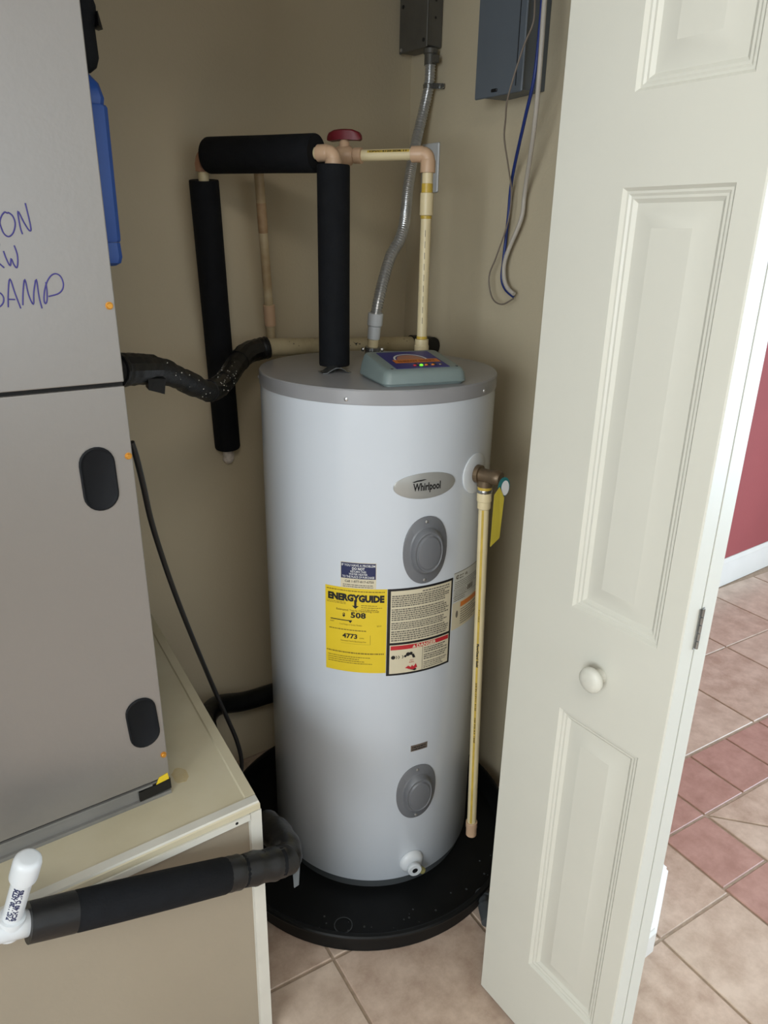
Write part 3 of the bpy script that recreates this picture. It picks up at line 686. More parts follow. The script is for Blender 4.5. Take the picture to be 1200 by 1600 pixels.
# rating plate and wiring notice round the right side
f = cyl(-70.0, 0.755)
mb = MB(); slab(mb, f, -0.0625, 0.045, 0.002, 0.072, 14, 0.0003); rl = make('rating_label', mb, M_GREYP, wh, smooth=30, label='pale grey rating label')
g2 = lambda x, y: f(x, y, 0.0006)
mb = MB(); patch(mb, g2, -0.0625, 0.045, 0.0705, 0.072, 10); patch(mb, g2, -0.0625, 0.045, 0.013, 0.0138, 10); patch(mb, g2, -0.0625, 0.045, 0.031, 0.0318, 10)
put_text(mb, 'C', 0.011, g2, -0.052, 0.057, bold=0.0012)
put_text(mb, 'UL', 0.008, g2, -0.020, 0.058, bold=0.0005)
fine_print(mb, g2, -0.0445, -0.028, 0.054, 0.066, 2, 0.5, 0.2, 40); fine_print(mb, g2, -0.058, 0.040, 0.034, 0.052, 4, 0.35, 0.3, 41); fine_print(mb, g2, -0.058, 0.0, 0.014, 0.030, 4, 0.35, 0.5, 42); fine_print(mb, g2, -0.058, -0.02, 0.003, 0.012, 2, 0.4, 0.3, 43)
fine_print(mb, g2, -0.012, 0.014, 0.0135, 0.030, 1, 0.75, 0.1, 44)
make('rating_print', mb, M_GREYINK, rl, smooth=0, kind='stuff')
mb = MB(); slab(mb, f, -0.0625, 0.045, -0.066, 0.0, 14, 0.0003); nl2 = make('wiring_label', mb, M_CREAMP, wh, smooth=30, label='cream wiring notice with orange bar')
mb = MB(); patch(mb, g2, -0.036, 0.042, -0.016, -0.004, 8); make('orange_bar', mb, M_ORANGE, nl2, smooth=0)
mb = MB(); k = 12; mb.add([g2(-0.047 + 0.004 * math.cos(2 * math.pi * i / k), -0.030 + 0.009 * math.sin(2 * math.pi * i / k)) for i in range(k)], [tuple(range(k))])
fine_print(mb, g2, -0.034, 0.040, -0.060, -0.019, 7, 0.4, 0.3, 45); make('notice_print', mb, M_GREYINK, nl2, smooth=0, kind='stuff')

# plaque
f = cyl(-100.7, 0.412)
mb = MB(); slab(mb, f, -0.021, 0.021, -0.0080, 0.0080, 6, 0.0008); pq = make('plaque', mb, M_PLAQUE, wh, smooth=0, label='small bronze coloured plaque')
mb = MB(); fine_print(mb, lambda x, y: f(x, y, 0.0012), -0.018, 0.018, -0.006, 0.006, 2, 0.5, 0.1, 50); make('plaque_print', mb, M_INK, pq, smooth=0)

# drain valve
f = cyl(-102.4, 0.078); P = Vector(f(0, 0, 0)); D = (Vector(f(0, 0, 1)) - P).normalized()
mb = MB().loft([[f(r * math.cos(2 * math.pi * i / 32), r * math.sin(2 * math.pi * i / 32), h) for i in range(32)] for r, h in ((0.0310, 0.0004), (0.0305, 0.003), (0.0260, 0.0085), (0.019, 0.0115), (0.014, 0.012))])
dv = make('drain_valve', mb, M_PVCW, wh, smooth=50, label='white plastic drain valve')
T2 = Vector((-D.y, D.x, 0)); dd = (D + Vector((0, 0, -0.02)) + T2 * -0.12).normalized()
mb = MB().lathe(P + Vector((0, 0, -0.004)) + D * 0.006, dd, [(0.0125, 0), (0.0125, 0.010), (0.0168, 0.012), (0.0175, 0.018), (0.0160, 0.021), (0.0072, 0.021), (0.0068, 0.012), (0.0, 0.011)], 28)
make('spout', mb, M_PVCW, dv, smooth=30)
mb = MB().lathe(P + Vector((0, 0, -0.004)) + dd * 0.0262, dd, [(0.0069, 0), (0.0069, 0.0006)], 20); make('spout_bore_shade', mb, M_INK, dv, smooth=0)  # black disc near the mouth paints in the shade inside the spout
kd = (T2 * 0.75 + Vector((0, 0, -0.66)) + D * 0.1).normalized()
mb = MB().lathe(P + Vector((0, 0, -0.004)) + D * 0.012 + kd * 0.014, kd, [(0.006, 0), (0.006, 0.006), (0.0085, 0.008), (0.0085, 0.019), (0.007, 0.021)], 12)
make('valve_knob', mb, M_OLIVE, dv, smooth=30, label='olive coloured drain valve knob')

# relief valve with its discharge pipe
rv = thing('relief_valve', 'brass relief valve on the heater side with cream discharge pipe and hanging yellow tag', 'relief valve', (1.008, 1.036, 0.098))
f = cyl(-72.5, 1.040); P = Vector(f(0, 0, 0)); D = (Vector(f(0, 0, 1)) - P).normalized()
mb = MB().loft([[f(r * math.cos(2 * math.pi * i / 36), r * math.sin(2 * math.pi * i / 36), h) for i in range(36)] for r, h in ((0.0430, 0.0004), (0.0428, 0.0025), (0.0400, 0.0042), (0.0180, 0.0046))])
make('escutcheon', mb, M_PVCW, rv, smooth=50, label='white round wall flange')
top = Vector((1.0085, 1.0365, 1.010)); bot = Vector((1.025, 1.0155, 0.112))
ax = (Vector(f(0, 0, 0.10)) - P).normalized(); vb = P + Vector((0, 0, 0.0))
mb = MB().lathe(vb + D * 0.004, D, [(0.0150, 0), (0.0190, 0.001), (0.0190, 0.010), (0.0145, 0.011), (0.0135, 0.020), (0.0140, 0.034), (0.0160, 0.040), (0.0160, 0.052), (0.0130, 0.057)], 24)
mb.lathe(Vector((1.0095, 1.0375, 1.045)), (0.0, 0, -1), [(0.0135, 0), (0.0135, 0.014), (0.0165, 0.016), (0.0165, 0.029), (0.0150, 0.030)], 20)
make('valve_body', mb, M_BRASS, rv, smooth=40)
dn = (bot - top).normalized()
make('nipple', MB().lathe(top + Vector((0, 0, 0.006)), dn, [(0.0150, 0), (0.0150, 0.006)], 20), M_YPIPE, rv)
make('clamp_band', MB().lathe(top, dn, [(0.0155, 0), (0.0160, 0.001), (0.0160, 0.006), (0.0155, 0.007)], 20), M_GALV, rv)
make('coupling', MB().lathe(top + dn * 0.007, dn, [(0.0150, 0), (0.0155, 0.002), (0.0155, 0.018), (0.0140, 0.0195), (0.0140, 0.034), (0.0125, 0.036)], 22), M_CPVC, rv, smooth=30)
dp = make('discharge_pipe', MB().rod(top + dn * 0.040, bot + dn * -0.028, 0.0111, 22), M_CPVC, rv)
make('end_fitting', MB().lathe(bot + dn * -0.034, dn, [(0.0135, 0), (0.0142, 0.001), (0.0142, 0.016), (0.0132, 0.020), (0.0132, 0.040), (0.0105, 0.041)], 22), M_TAN, rv, smooth=30)
# stripe and print along the pipe (on the side towards the room)
def pipe_frame(a, b, r, facing):
    a, b = Vector(a), Vector(b); d = (b - a).normalized()
    n = Vector(facing) - d * Vector(facing).dot(d); n.normalize(); t = n.cross(d)
    def fn(x, y):          # x along pipe, y round it
        q = y / r; return tuple(a + d * x + (n * math.cos(q) + t * math.sin(q)) * r)
    return fn
pa, pb = top + dn * 0.040, bot - dn * 0.028; L = (pb - pa).length
g = pipe_frame(pa, pb, 0.01135, (-0.38, -0.92, 0.1))
mb = MB(); sgn = 1
def stripe(mb, g, x0, x1, y0, y1):
    for k in range(3): patch(mb, g, x0, x1, y0 + (y1 - y0) * k / 3, y0 + (y1 - y0) * (k + 1) / 3, 1)
STS = -1
stripe(mb, g, 0.002, L - 0.008, STS * 0.0035, STS * 0.0085); make('yellow_stripe', mb, M_YPIPE, dp, smooth=40)
g = pipe_frame(pa, pb, 0.0117, (-0.38, -0.92, 0.1))
mb = MB()
put_text(mb, 'FlowGuard Gold', 0.0062, g, L * 0.42, STS * 0.006 - 0.002, bold=0.0004, fit=0.060)
put_text(mb, '3/4 IN CPVC 4120', 0.0042, g, L * 0.55, STS * 0.006 - 0.0015, bold=0.0001, fit=0.075)
put_text(mb, '100 PSI AT 180F', 0.0042, g, L * 0.66, STS * 0.006 - 0.0015, bold=0.0001, fit=0.07); put_text(mb, 'POTABLE', 0.0042, g, L * 0.30, STS * 0.006 - 0.0015, fit=0.03)
make('pipe_print', mb, M_INK, dp, smooth=0, kind='stuff')
# tag
tp = Vector((1.009, 0.994, 1.022)); e = Vector((0.30, 0.22, 0)).normalized() ; e = Vector((0.85, -0.25, 0)).normalized()
mb = MB(); q = [tp + e * -0.011 + Vector((0, 0, -0.012)), tp + e * 0.0 + Vector((0, 0, 0.004)), tp + e * 0.012 + Vector((0.0, 0, -0.020)), tp + e * 0.010 + Vector((0.002, 0.004, -0.110)), tp + e * -0.010 + Vector((0.002, 0.004, -0.128))]
off = Vector((0.0003, 0.001, 0)); mb.loft([[p for p in q], [p + off for p in q]])
make('hang_tag', mb, M_TAG, rv, smooth=0, label='yellow hang tag')
mb = MB(); k = 18; c0 = tp + e * 0.013 + Vector((0, 0.004, 0.006))
mb.loft([[c0 + e * (0.013 * math.cos(2 * math.pi * i / k)) + Vector((0, s, 0.021 * math.sin(2 * math.pi * i / k) - 0.004)) for i in range(k)] for s in (0, 0.0012)])
make('round_tag', mb, M_TAGTEAL, rv, smooth=0, label='teal and white round tag')
mb = MB(); mb.loft([[c0 + e * (0.002 + 0.0085 * math.cos(2 * math.pi * i / k)) + Vector((0, s, 0.016 * math.sin(2 * math.pi * i / k) - 0.006)) for i in range(k)] for s in (-0.0012, -0.0004)])
make('tag_centre', mb, M_WHITEP, rv, smooth=0)

# ================================================================ TIMER ON THE LID
FL = Vector((0.795, 1.101)); E1 = Vector((0.97, -0.243)).normalized(); E2 = Vector((0.243, 0.97)).normalized(); ZL = 1.2292
tm = thing('heater_timer', 'grey green plastic control box with blue label and green light on the heater lid', 'control box', (0.9, 1.16, ZL))
def TW(a, b, z): p = FL + E1 * a + E2 * b; return (p.x, p.y, ZL + z)
TWD, TDP = 0.176, 0.150
def tring(i, z, r=0.016, slope=0.0, k=5):
    pts = []
    for cx, cy, a0 in ((TWD - i - r, TDP - i - r, 0), (i + r, TDP - i - r, 90), (i + r, i + r, 180), (TWD - i - r, i + r, 270)):
        for j in range(k):
            a = math.radians(a0 + 90 * j / (k - 1)); x = cx + r * math.cos(a); y = cy + r * math.sin(a)
            pts.append(TW(x, y, z + slope * y))
    return pts
mb = MB().loft([tring(0.006, 0.0, 0.012), tring(0.006, 0.003, 0.012), tring(0.002, 0.0032, 0.015), tring(0.0, 0.006), tring(0.003, 0.022, 0.015, 0.02), tring(0.007, 0.0265, 0.013, 0.10), tring(0.010, 0.0285, 0.011, 0.125), tring(0.016, 0.0295, 0.007, 0.13)])
make('housing', mb, M_TIMER, tm, smooth=35)
def TT(x, y, h=0.0): return TW(x, y, 0.0298 + 0.13 * y + h)
mb = MB(); lx0, lx1, ly0, ly1 = 0.030, 0.142, 0.016, 0.124
mb.loft([[TT(lx0, ly0, h), TT(lx1, ly0, h), TT(lx1, ly1, h), TT(lx0, ly1, h)] for h in (0.0, 0.0006)])
tl = make('face_label', mb, M_DKBLUE, tm, smooth=0, label='dark blue face label with orange band')
g = lambda x, y: TT(x, y, 0.0009)
mb = MB(); patch(mb, g, lx0 + 0.012, lx1 - 0.004, 0.048, 0.070, 1); make('orange_band', mb, M_ORANGE, tl, smooth=0)
mb = MB(); k = 20; cxm = 0.083
for i in range(k):
    a0, a1 = math.pi * i / k, math.pi * (i + 1) / k
    mb.add([g(cxm + r * math.cos(a), 0.070 + r * 1.05 * math.sin(a)) for r, a in ((0.031, a0), (0.035, a0), (0.035, a1), (0.031, a1))], [(0, 1, 2, 3)])
make('white_arc', mb, M_WHITEP, tl, smooth=0)
mb = MB()
for i in range(k):
    a0, a1 = math.pi * i / k, math.pi * (i + 1) / k
    mb.add([g(cxm, 0.070), g(cxm + 0.028 * math.cos(a0), 0.070 + 0.030 * math.sin(a0)), g(cxm + 0.028 * math.cos(a1), 0.070 + 0.030 * math.sin(a1))], [(0, 1, 2)])
make('tan_sunburst', mb, mat('tan_print', (176, 120, 96), 0.5), tl, smooth=0)
mb = MB(); g2 = lambda x, y: TT(x, y, 0.0013)
put_text(mb, 'ENERGY SMART', 0.014, g2, 0.090, 0.054, bold=0.0003, fit=0.080)
make('band_lettering', mb, mat('brown_print', (150, 74, 30), 0.5), tl, smooth=0)
for x, m in ((0.074, M_REDP), (0.0875, M_LED), (0.098, M_ORANGE), (0.112, M_ORANGE), (0.128, M_PLAQUE)):
    p = TT(x, 0.030, 0.0004); make('indicator_light', MB().lathe(p, (0, 0, 1), [(0.0036, 0), (0.0036, 0.001), (0.0022, 0.0022), (0, 0.0026)], 12), m, tm, smooth=60)
mb = MB()
for x in (0.080, 0.104, 0.118): patch(mb, g2, x - 0.002, x + 0.002, 0.026, 0.042, 1)
make('indicator_print', mb, M_INK, tl, smooth=0)
for x in (0.022, 0.158): make('housing_screw', MB().lathe(TT(x, 0.019, -0.001), (0, 0, 1), [(0.003, 0), (0.003, 0.001)], 10), M_INK, tm)

# ================================================================ WATER PIPES
hot = thing('hot_water_pipe', 'black foam insulated hot water pipe running from the heater lid over to the back wall', 'pipe', (0.829, 1.332, 1.2288))
H0 = Vector((0.829, 1.332, 1.2300)); H1 = Vector((0.829, 1.332, 1.6445)); H2 = Vector((0.680, 1.620, 1.6485)); H3 = Vector((0.742, 1.7095, 0.895))
dH = (H2 - H1).normalized(); dL = (H3 - H2).normalized()
def foam(a, b, r, n=28):
    d = (Vector(b) - Vector(a)); L = d.length
    return MB().lathe(a, d, [(0.0125, 0.0015), (r * 0.97, 0), (r, 0.003), (r * 0.99, L * 0.4), (r, L * 0.8), (r, L - 0.003), (r * 0.96, L), (0.0125, L - 0.0015)], n, False, False)
def elbow(c, da, db, r, rs, L):
    """fitting with two sockets leaving c along da and db"""
    c = Vector(c); mb = MB(); da, db = Vector(da).normalized(), Vector(db).normalized()
    arc = []
    for k in range(9):
        t = k / 8; arc.append(c + da * (0.014 * (1 - t) ** 2) + db * (0.014 * t ** 2))
    mb.tube(arc, r, 18)
    for d in (da, db): mb.lathe(c + d * 0.010, d, [(r, 0), (rs, 0.004), (rs, L - 0.0105), (rs * 0.93, L - 0.010)], 20)
    return mb
make('nipple', MB().rod(H0, H0 + Vector((0, 0, 0.03)), 0.0125), M_GALV, hot)
make('foam_sleeve', foam(H0 + Vector((0, 0, 0.007)), H1 - Vector((0, 0, 0.021)), 0.0325), M_FOAM, hot, label='upright foam sleeve above the heater lid')
make('pipe', MB().rod(H0 + Vector((0, 0, 0.02)), H1 - Vector((0, 0, 0.012)), 0.0111), M_CPVC, hot)
make('elbow', elbow(H1, (0, 0, -1), dH, 0.0145, 0.0158, 0.034), M_TAN, hot)
make('pipe', MB().rod(H1 + dH * 0.02, H2 - dH * 0.012, 0.0111), M_CPVC, hot)
make('foam_sleeve', foam(H1 + dH * 0.038, H2 - dH * 0.020, 0.0355), M_FOAM, hot, label='level foam sleeve')
make('elbow', elbow(H2, -dH, dL, 0.0145, 0.0158, 0.030), M_TANDARK, hot)
make('pipe', MB().rod(H2 + dL * 0.012, H3 - dL * 0.05, 0.0111), M_CPVC, hot)
make('foam_sleeve', foam(H2 + dL * 0.047, H2 + dL * 0.672, 0.0318), M_FOAM, hot, label='long leaning foam sleeve by the back wall')
mb = MB(); base = H2 + dL * 0.668
prof = [(0.013, 0.0), (0.0145, 0.007), (0.0125, 0.014), (0.015, 0.022), (0.0135, 0.03), (0.0145, 0.038), (0.010, 0.045)]
mb.tube([base + dL * h + Vector((0.0015 * math.sin(k * 2.1), 0, 0)) for k, (r, h) in enumerate(prof)], [r for r, h in prof], 12)
make('foam_sealant', mb, mat('white_sealant', (226, 216, 206), 0.8, var=0.12, scale=60, bump=0.8, bscale=200), hot, label='crumbly white sealant at the wall')

cold = thing('cold_water_pipe', 'cream water pipe with a dark red valve handle rising from the heater lid', 'pipe', (1.021, 1.278, 1.2288))
C0 = Vector((1.021, 1.278, 1.2300)); C1 = Vector((1.021, 1.278, 1.6530)); C2 = Vector((0.796, 1.590, 1.6500)); C3 = Vector((0.849, 1.655, 1.215))
dC = (C2 - C1).normalized(); dT = (C3 - C2).normalized()
make('nipple', MB().rod(C0, C0 + Vector((0, 0, 0.02)), 0.0125), M_GALV, cold)
make('adapter', MB().lathe(C0 + Vector((0, 0, 0.016)), (0, 0, 1), [(0.0160, 0), (0.0160, 0.026), (0.0148, 0.028), (0.0148, 0.040), (0.0115, 0.0405)], 22), M_CPVC, cold, smooth=30)
riser = make('riser_pipe', MB().rod(C0 + Vector((0, 0, 0.05)), C1 - Vector((0, 0, 0.012)), 0.0111, 22), M_CPVC, cold)
for z0, z1 in ((0.0565, 0.0625), (0.301, 0.307), (0.350, 0.368)): make('cement_ring', MB().lathe(C0 + Vector((0, 0, z0)), (0, 0, 1), [(0.01115, 0), (0.0117, 0.0005), (0.0117, z1 - z0 - 0.0005), (0.01115, z1 - z0)], 22), M_YPIPE, cold, label='yellow cement ring')
make('coupling', MB().lathe(C0 + Vector((0, 0, 0.307)), (0, 0, 1), [(0.0118, 0), (0.0138, 0.001), (0.0138, 0.043), (0.0118, 0.044)], 22), M_CPVC, cold, smooth=30)
make('elbow', elbow(C1, (0, 0, -1), dC, 0.0142, 0.0155, 0.035), M_TAN, cold)
hp = make('level_pipe', MB().rod(C1 + dC * 0.02, C2 - dC * 0.01, 0.0111, 22), M_CPVC, cold)
V0 = C1 + dC * 0.182
mb = MB().lathe(V0 - dC * 0.040, dC, [(0.0120, 0), (0.0155, 0.001), (0.0155, 0.017), (0.0130, 0.019), (0.0185, 0.026), (0.0200, 0.036), (0.0200, 0.044), (0.0185, 0.054), (0.0130, 0.061), (0.0155, 0.063), (0.0155, 0.079), (0.0120, 0.080)], 24)
mb.lathe(V0, (0, 0, 1), [(0.012, 0.012), (0.0105, 0.026), (0.0075, 0.030), (0.0075, 0.036)], 16)
mb.lathe(V0, (0, 0, -1), [(0.010, 0.014), (0.0095, 0.024)], 12)
bv = make('valve_body', mb, M_TAN, cold, smooth=35)
hd = (dC * 1.0).normalized(); sd = Vector((-hd.y, hd.x, 0)).normalized(); hc = V0 + Vector((0, 0, 0.029))
rings = []
for t, wd, z0, z1 in ((-0.037, 0.006, 0.001, 0.009), (-0.032, 0.0095, -0.001, 0.015), (-0.020, 0.011, 0.0, 0.0195), (-0.006, 0.013, 0.001, 0.0205), (0.006, 0.013, 0.001, 0.0205), (0.020, 0.011, 0.0, 0.0195), (0.032, 0.0095, -0.001, 0.015), (0.037, 0.006, 0.001, 0.009)):
    c = hc + hd * t
    rings.append([c + sd * -wd + Vector((0, 0, z0)), c + sd * wd + Vector((0, 0, z0)), c + sd * wd + Vector((0, 0, z1 - 0.003)), c + sd * wd * 0.7 + Vector((0, 0, z1)), c - sd * wd * 0.7 + Vector((0, 0, z1)), c - sd * wd + Vector((0, 0, z1 - 0.003))])
make('valve_handle', MB().loft(rings), M_VALVER, bv, smooth=45, label='dark red tee handle')
gp = pipe_frame(C1, C2, 0.0114, (-0.42, -0.60, 0.55))
mb = MB(); stripe(mb, gp, 0.038, 0.128, -0.002, 0.0035) ; make('yellow_stripe', mb, M_YPIPE, hp, smooth=40)
mb = MB(); put_text(mb, 'CPVC 4120 SDR 11', 0.0052, lambda x, y: pipe_frame(C1, C2, 0.0117, (-0.42, -0.60, 0.55))(0.083 - x, -y), 0, -0.0028, bold=0.0002, fit=0.080); make('pipe_print', mb, M_INK, hp, smooth=0)
gp = pipe_frame(C0, C1, 0.0113, (-0.65, -0.76, 0.0)); mb = MB()
for k in range(9):
    x = 0.09 + k * 0.022; patch(mb, gp, x, x + 0.013, -0.0004, 0.0005, 1)
make('pipe_print', mb, M_INK, riser, smooth=0, kind='stuff')
make('elbow', elbow(C2, -dC, dT, 0.0142, 0.0155, 0.028), M_TANDARK, cold)
make('drop_pipe', MB().rod(C2 + dT * 0.015, C3, 0.0108, 18), M_CPVCOLD, cold)
make('coupling', MB().lathe(C2 + dT * 0.318, dT, [(0.0115, 0), (0.0140, 0.001), (0.0140, 0.050), (0.0115, 0.051)], 18), M_TAN, cold, smooth=30)
make('stain_band', MB().lathe(C2 + dT * 0.09, dT, [(0.01085, 0), (0.0111, 0.004), (0.0111, 0.058), (0.01085, 0.064)], 18), mat('brown_stain', (182, 154, 118), 0.5, rgb2=(158, 126, 92), scale=40), cold, label='brown stained length of pipe')

# condensate line: foam hose from the air handler into a cream drain pipe
dr = thing('condensate_drain', 'cream horizontal drain pipe fixed along the back wall behind the heater top', 'pipe', (1.0, 1.6, 1.22))
a, b = Vector(DRAIN_PIPE[0]), Vector(DRAIN_PIPE[1]); b = Vector((1.262, 1.6, b.z))
dpp = make('pipe', MB().rod(a, b, 0.0211, 26), M_PVCC, dr)
make('end_elbow', MB().tube(smooth_path([(1.240, 1.600, 1.2229), (1.262, 1.597, 1.222), (1.272, 1.580, 1.222), (1.273, 1.545, 1.222)], 5), 0.0245, 18), M_TAPE, dr, label='black rubber elbow in the corner')
mb = MB()
rnd = random.Random(5); g = pipe_frame(a, b, 0.0214, (-0.4, -0.9, 0.3))
for k in range(22):
    x = rnd.uniform(0.05, 0.42); y = rnd.uniform(-0.012, 0.018); s = rnd.uniform(0.0008, 0.0022); patch(mb, g, x, x + s, y, y + s * 1.5, 1)
for x, y, s in ((0.2405, 0.002, 0.007), (0.252, 0.001, 0.004)): mb.add([g(x - s, y + s * 0.6), g(x + s * 0.2, y - s * 0.9), g(x + s, y + s * 0.3), g(x, y)], [(0, 1, 2, 3)])
make('dark_speck', mb, M_INK, dpp, smooth=0, kind='stuff')
ho = thing('insulated_hose', 'black taped foam hose sagging from the air handler to the cream drain pipe', 'hose', (0.5, 1.3, 1.19))
hpth = smooth_path(HOSE, 6); m = len(hpth)
rad = [0.0205 + 0.0012 * math.sin(i * 0.7) + 0.0008 * math.sin(i * 1.9) for i in range(m)]
make('sleeve', MB().tube(hpth, rad, 18), M_HOSE, ho, smooth=60)
def wrap(i0, i1, r0, r1, name='tape_wrap', material=M_TAPE):
    seg = hpth[i0:i1 + 1]
    k = len(seg); rr = [r0 + (r1 - r0) * i / (k - 1) + 0.0008 * math.sin(i * 2.3) for i in range(k)]
    make(name, MB().tube(seg, rr, 14), material, ho, smooth=25)
wrap(4, 16, 0.0265, 0.0235); wrap(36, 44, 0.0225, 0.0225); wrap(45, 56, 0.022, 0.023); wrap(56, m - 1, 0.0245, 0.0265)
mb = MB().hexa([(0.365, 1.135, 1.262), (0.395, 1.150, 1.250), (0.397, 1.170, 1.252), (0.367, 1.155, 1.264)], [(0.365, 1.133, 1.280), (0.398, 1.148, 1.275), (0.400, 1.168, 1.277), (0.367, 1.153, 1.282)])
make('tape_flap', mb, M_TAPE, ho, smooth=0)
mb = MB(); rnd = random.Random(3)
for k in range(70):
    i = rnd.choice(list(range(18, 34)) + list(range(38, 54)) * 2)
    c = hpth[i]; a_ = rnd.uniform(-1.2, 1.0)
    t = (hpth[min(m - 1, i + 1)] - hpth[i - 1]).normalized(); n_ = Vector((-0.45, -0.85, 0.1)); n_ = (n_ - t * n_.dot(t)).normalized(); w_ = t.cross(n_)
    p = c + (n_ * math.cos(a_) + w_ * math.sin(a_)) * (rad[i] + (0.0022 if i >= 36 else 0.0005)); s = rnd.uniform(0.0005, 0.0014)
    mb.lathe(p, n_, [(s, 0), (s * 0.7, s), (0, s * 1.2)], 5)
make('plaster_speck', mb, M_GREYP, ho, smooth=0, kind='stuff')

# lower drain line round the platform
lo = thing('insulated_drain_line', 'black taped drain line with white capped standpipe running round the front of the platform', 'pipe', (0.2, 0.885, 0.47))
LA = Vector((0.022, 0.884, 0.603)); LB = Vector((0.435, 0.882, 0.478)); LD = (LB - LA).normalized(); LL = (LB - LA).length
make('sleeve', MB().lathe(LA + LD * 0.03, LD, [(0.0250, 0), (0.0262, 0.005), (0.0268, 0.055), (0.0285, 0.062), (0.0292, 0.12), (0.0292, 0.20), (0.0285, LL - 0.14), (0.026, LL - 0.13), (0.026, LL - 0.03)], 26), M_FOAM, lo, smooth=45)
seg = [LA + LD * 0.026, LA + LD * 0.055, LA + LD * 0.088]
make('tape_wrap', MB().tube(seg, [0.0272, 0.0278, 0.0284], 22), M_TAPE, lo, smooth=40)
corner = smooth_path([LB - LD * 0.155, LB - LD * 0.10, LB - LD * 0.060, LB - LD * 0.022, LB + Vector((0.010, 0.004, -0.004)), LB + Vector((0.024, 0.028, -0.006)), LB + Vector((0.029, 0.07, -0.012)), LB + Vector((0.031, 0.12, -0.032))], 5)
rr = [0.0272 + 0.0012 * math.sin(i * 1.3) + 0.0008 * math.sin(i * 2.9) for i in range(len(corner))]
make('tape_wrap', MB().tube(corner, rr, 20), M_TAPE, lo, smooth=30, label='wrinkled black tape round the corner')
make('side_sleeve', MB().tube([LB + Vector((0.0305, 0.105, -0.026)), LB + Vector((0.036, 0.22, -0.115)), LB + Vector((0.065, 0.45, -0.21)), LB + Vector((0.125, 0.66, -0.20))], [0.028, 0.029, 0.028, 0.027], 18), M_HOSE, lo, smooth=50)
make('back_sleeve', MB().tube(smooth_path([(0.56, 1.53, 0.278), (0.585, 1.60, 0.275), (0.64, 1.655, 0.262), (0.72, 1.668, 0.236), (0.80, 1.670, 0.228), (0.95, 1.672, 0.222)], 5), 0.0275, 18), M_TAPE, lo, smooth=40)
mb = MB().hexa([(0.452, 0.868, 0.420), (0.460, 0.866, 0.424), (0.474, 0.885, 0.452), (0.462, 0.890, 0.450)], [(0.4515, 0.869, 0.4215), (0.4595, 0.8675, 0.4255), (0.473, 0.8865, 0.4535), (0.461, 0.8915, 0.4515)])
make('tape_flap', mb, M_BASEGREY, lo, smooth=0, label='loose grey tape end')
cp = [Vector(p) for p in CAP_PIPE]; cd = (cp[-1] - cp[0]).normalized(); CL = (cp[-1] - cp[0]).length
mb = MB().lathe(LA - LD * 0.06, LD, [(0.0165, 0), (0.0178, 0.001), (0.0178, 0.085), (0.0165, 0.088)], 26)
mb.lathe(cp[0] - cd * 0.02, cd, [(0.0178, 0), (0.0178, 0.030), (0.0172, 0.0335), (0.0140, 0.034)], 26)
make('tee', mb, M_PVCW, lo, smooth=35, label='white pipe tee')
sp = make('standpipe', MB().rod(cp[0], cp[-1] - cd * 0.012, 0.01335, 24), M_PVCW, lo, label='white upright pipe')
make('cap', MB().lathe(cp[-1] - cd * 0.036, cd, [(0.0136, 0), (0.0178, 0.0005), (0.0180, 0.003), (0.0180, 0.028), (0.0168, 0.034), (0.0135, 0.0375), (0.0105, 0.0382), (0.0, 0.0383)], 30), M_PVCW, lo, smooth=50, label='rounded white cap')
g = pipe_frame(cp[0], cp[-1], 0.01355, (-0.28, -0.80, 0.45)); mb = MB()
put_text(mb, 'PVC 1120 ASTM', 0.0085, g, 0.052, -0.0005, bold=0.0005, fit=0.062); put_text(mb, 'SCH 40 D1785', 0.0085, g, 0.052, -0.0075, bold=0.0005, fit=0.062)
make('pipe_print', mb, M_NAVY, sp, smooth=0, kind='stuff')

# ================================================================ ELECTRICAL
bx = thing('junction_box', 'dark steel junction box high on the right wall above the flexible conduit', 'junction box', (1.275, 1.64, 1.925))
make('box', MB().bbox(1.253, 1.2985, 1.588, 1.694, 1.925, 2.12, 0.002), M_JBOX, bx, smooth=20)
make('cover', MB().bbox(1.2495, 1.2535, 1.586, 1.696, 1.922, 2.12, 0.0012), M_JBOX, bx, smooth=20)
for y, z in ((1.598, 1.938), (1.686, 1.930), (1.682, 2.02)): make('cover_screw', MB().lathe((1.2497, y, z), (-1, 0, 0), [(0.0045, 0), (0.004, 0.002), (0.002, 0.003)], 10), M_SCREW if z < 1.932 else M_INK, bx)
for z in (1.985, 2.02): make('knockout', MB().lathe((1.276, 1.5881, z), (0, -1, 0), [(0.003, 0), (0.003, 0.0006)], 10), M_INK, bx)
fc = thing('flexible_conduit', 'ribbed flexible metal conduit curving from the junction box down to the heater lid', 'conduit', (1.0, 1.437, 1.2288))
path = resample(smooth_path(CONDUIT, 8), 0.0016)
rr = [0.0112 + 0.0021 * (0, 1, 1, 0)[i % 4] for i in range(len(path))]
make('armour', MB().tube(path, rr, 14), mat('ribbed_steel', (205, 206, 206), 0.3, metal=0.75, var=0.08, scale=40), fc, smooth=40)
c0 = Vector(CONDUIT[0]); mb = MB().lathe(c0 + Vector((0, 0, -0.022)), (0, 0, 1), [(0.0150, 0), (0.0150, 0.022), (0.0175, 0.024), (0.0175, 0.034)], 16)
mb.box(c0.x - 0.006, c0.x + 0.006, c0.y - 0.026, c0.y - 0.010, c0.z - 0.020, c0.z - 0.004)
make('connector', mb, M_JBOX, fc, smooth=30, label='dark clamp connector under the box')
pc = Vector(CONDUIT[2])
mb = MB().lathe(pc + Vector((0, 0, -0.005)), (0, 0, 1), [(0.0135, 0), (0.0142, 0.001), (0.0142, 0.009), (0.0135, 0.010)], 18)
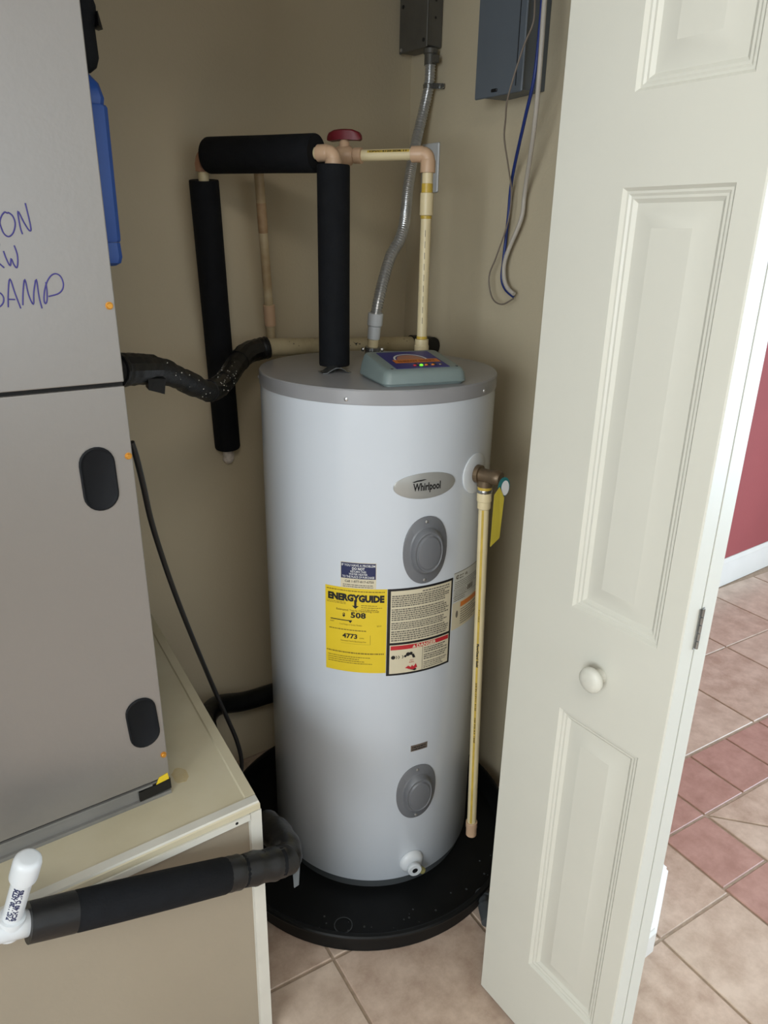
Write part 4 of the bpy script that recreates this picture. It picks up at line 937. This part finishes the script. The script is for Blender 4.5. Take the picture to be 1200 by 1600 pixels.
mb.hexa([(1.270, 1.583, 1.836), (1.297, 1.570, 1.836), (1.2985, 1.573, 1.836), (1.272, 1.587, 1.836)], [(1.270, 1.583, 1.848), (1.297, 1.570, 1.848), (1.2985, 1.573, 1.848), (1.272, 1.587, 1.848)])
mb.lathe((1.290, 1.571, 1.842), (-0.45, -0.9, 0), [(0.006, 0), (0.006, 0.003), (0.004, 0.006)], 10)
make('strap', mb, M_GALV, fc, smooth=30)
ad = [Vector(p) for p in ADAPTER]; ce = Vector(CONDUIT[-1]); bb = Vector((1.001, 1.440, 1.2290)); au = (ce + Vector((0, 0, 0.005)) - bb).normalized(); AL = (ce - bb).length
make('adapter', MB().lathe(bb + au * (AL - 0.055), au, [(0.0130, 0), (0.0150, 0.001), (0.0150, 0.030), (0.0160, 0.031), (0.0178, 0.033), (0.0178, 0.058), (0.0165, 0.060), (0.0125, 0.060)], 20), M_PVCW, fc, smooth=30, label='white plastic conduit adapter')
make('stub', MB().rod(bb + au * 0.012, bb + au * (AL - 0.05), 0.0128), M_CPVC, fc, label='cream pipe stub')
mb = MB().lathe(bb, au, [(0.0150, 0), (0.0175, 0.002), (0.0175, 0.014), (0.0185, 0.015), (0.0185, 0.022), (0.0150, 0.023)], 12)
for s in (-1, 1): mb.lathe(bb + au * 0.016 + Vector((0.81, -0.58, 0)) * 0.020 * s, (0.81 * s, -0.58 * s, 0), [(0.005, 0), (0.005, 0.004), (0.003, 0.007)], 8)
make('clamp', mb, M_GALV, fc, smooth=25, label='steel clamp on the lid')

pn = thing('electrical_panel', 'slate grey electrical panel box high on the right wall behind the hanging cables', 'electrical panel', (1.255, 1.29, 1.78))
make('enclosure', MB().hexa([(1.214, 1.226, 1.782), (1.299, 1.240, 1.790), (1.299, 1.355, 1.786), (1.214, 1.352, 1.782)], [(1.214, 1.226, 2.30), (1.299, 1.240, 2.30), (1.299, 1.355, 2.30), (1.214, 1.352, 2.30)]), M_PANEL, pn, smooth=0)
make('cover', MB().bbox(1.209, 1.2145, 1.218, 1.360, 1.778, 2.30, 0.0018), M_PANEL, pn, smooth=20)
make('latch', MB().bbox(1.2055, 1.2095, 1.288, 1.306, 1.786, 1.792, 0.0012), M_INK, pn, smooth=0)
make('door_line', MB().box(1.2083, 1.2092, 1.2345, 1.2365, 1.79, 2.30), M_SEAM, pn, smooth=0)
tag(make('blue_cable', MB().tube(smooth_path([[BLUE_CABLE[0][0], BLUE_CABLE[0][1], 2.438]] + BLUE_CABLE, 5), 0.0036, 10), M_BLUECAB, smooth=60), 'blue data cable hanging down the right wall in front of the panel', 'cable')
tag(make('white_cable', MB().tube(smooth_path([[WHITE_CABLE[0][0], WHITE_CABLE[0][1], 2.438]] + WHITE_CABLE, 5), 0.0049, 10), M_WHITECAB, smooth=60), 'thick pale cable hanging down the right wall next to the blue one', 'cable')
tag(make('thin_wire', MB().tube(smooth_path([[THIN_WIRE[0][0], THIN_WIRE[0][1], 2.438]] + THIN_WIRE, 5), 0.0018, 8), M_GREYCAB, smooth=60), 'thin grey wire hanging across the panel and ending in a small loop', 'wire')
tag(make('power_cable', MB().tube(smooth_path(BLACK_CABLE, 5), 0.0048, 10), M_BLKCAB, smooth=60), 'black power cable hanging from the air handler side down behind the platform', 'cable')
sw = thing('wall_plate', 'white wall plate on the right wall seen nearly edge-on', 'wall plate', (1.297, 1.61, 1.605))
make('plate', MB().bbox(1.2935, 1.2995, 1.579, 1.648, 1.605, 1.7205, 0.002), M_PVCW, sw, smooth=20)
make('toggle', MB().bbox(1.2905, 1.2937, 1.608, 1.618, 1.652, 1.674, 0.001), M_PVCW, sw, smooth=0)
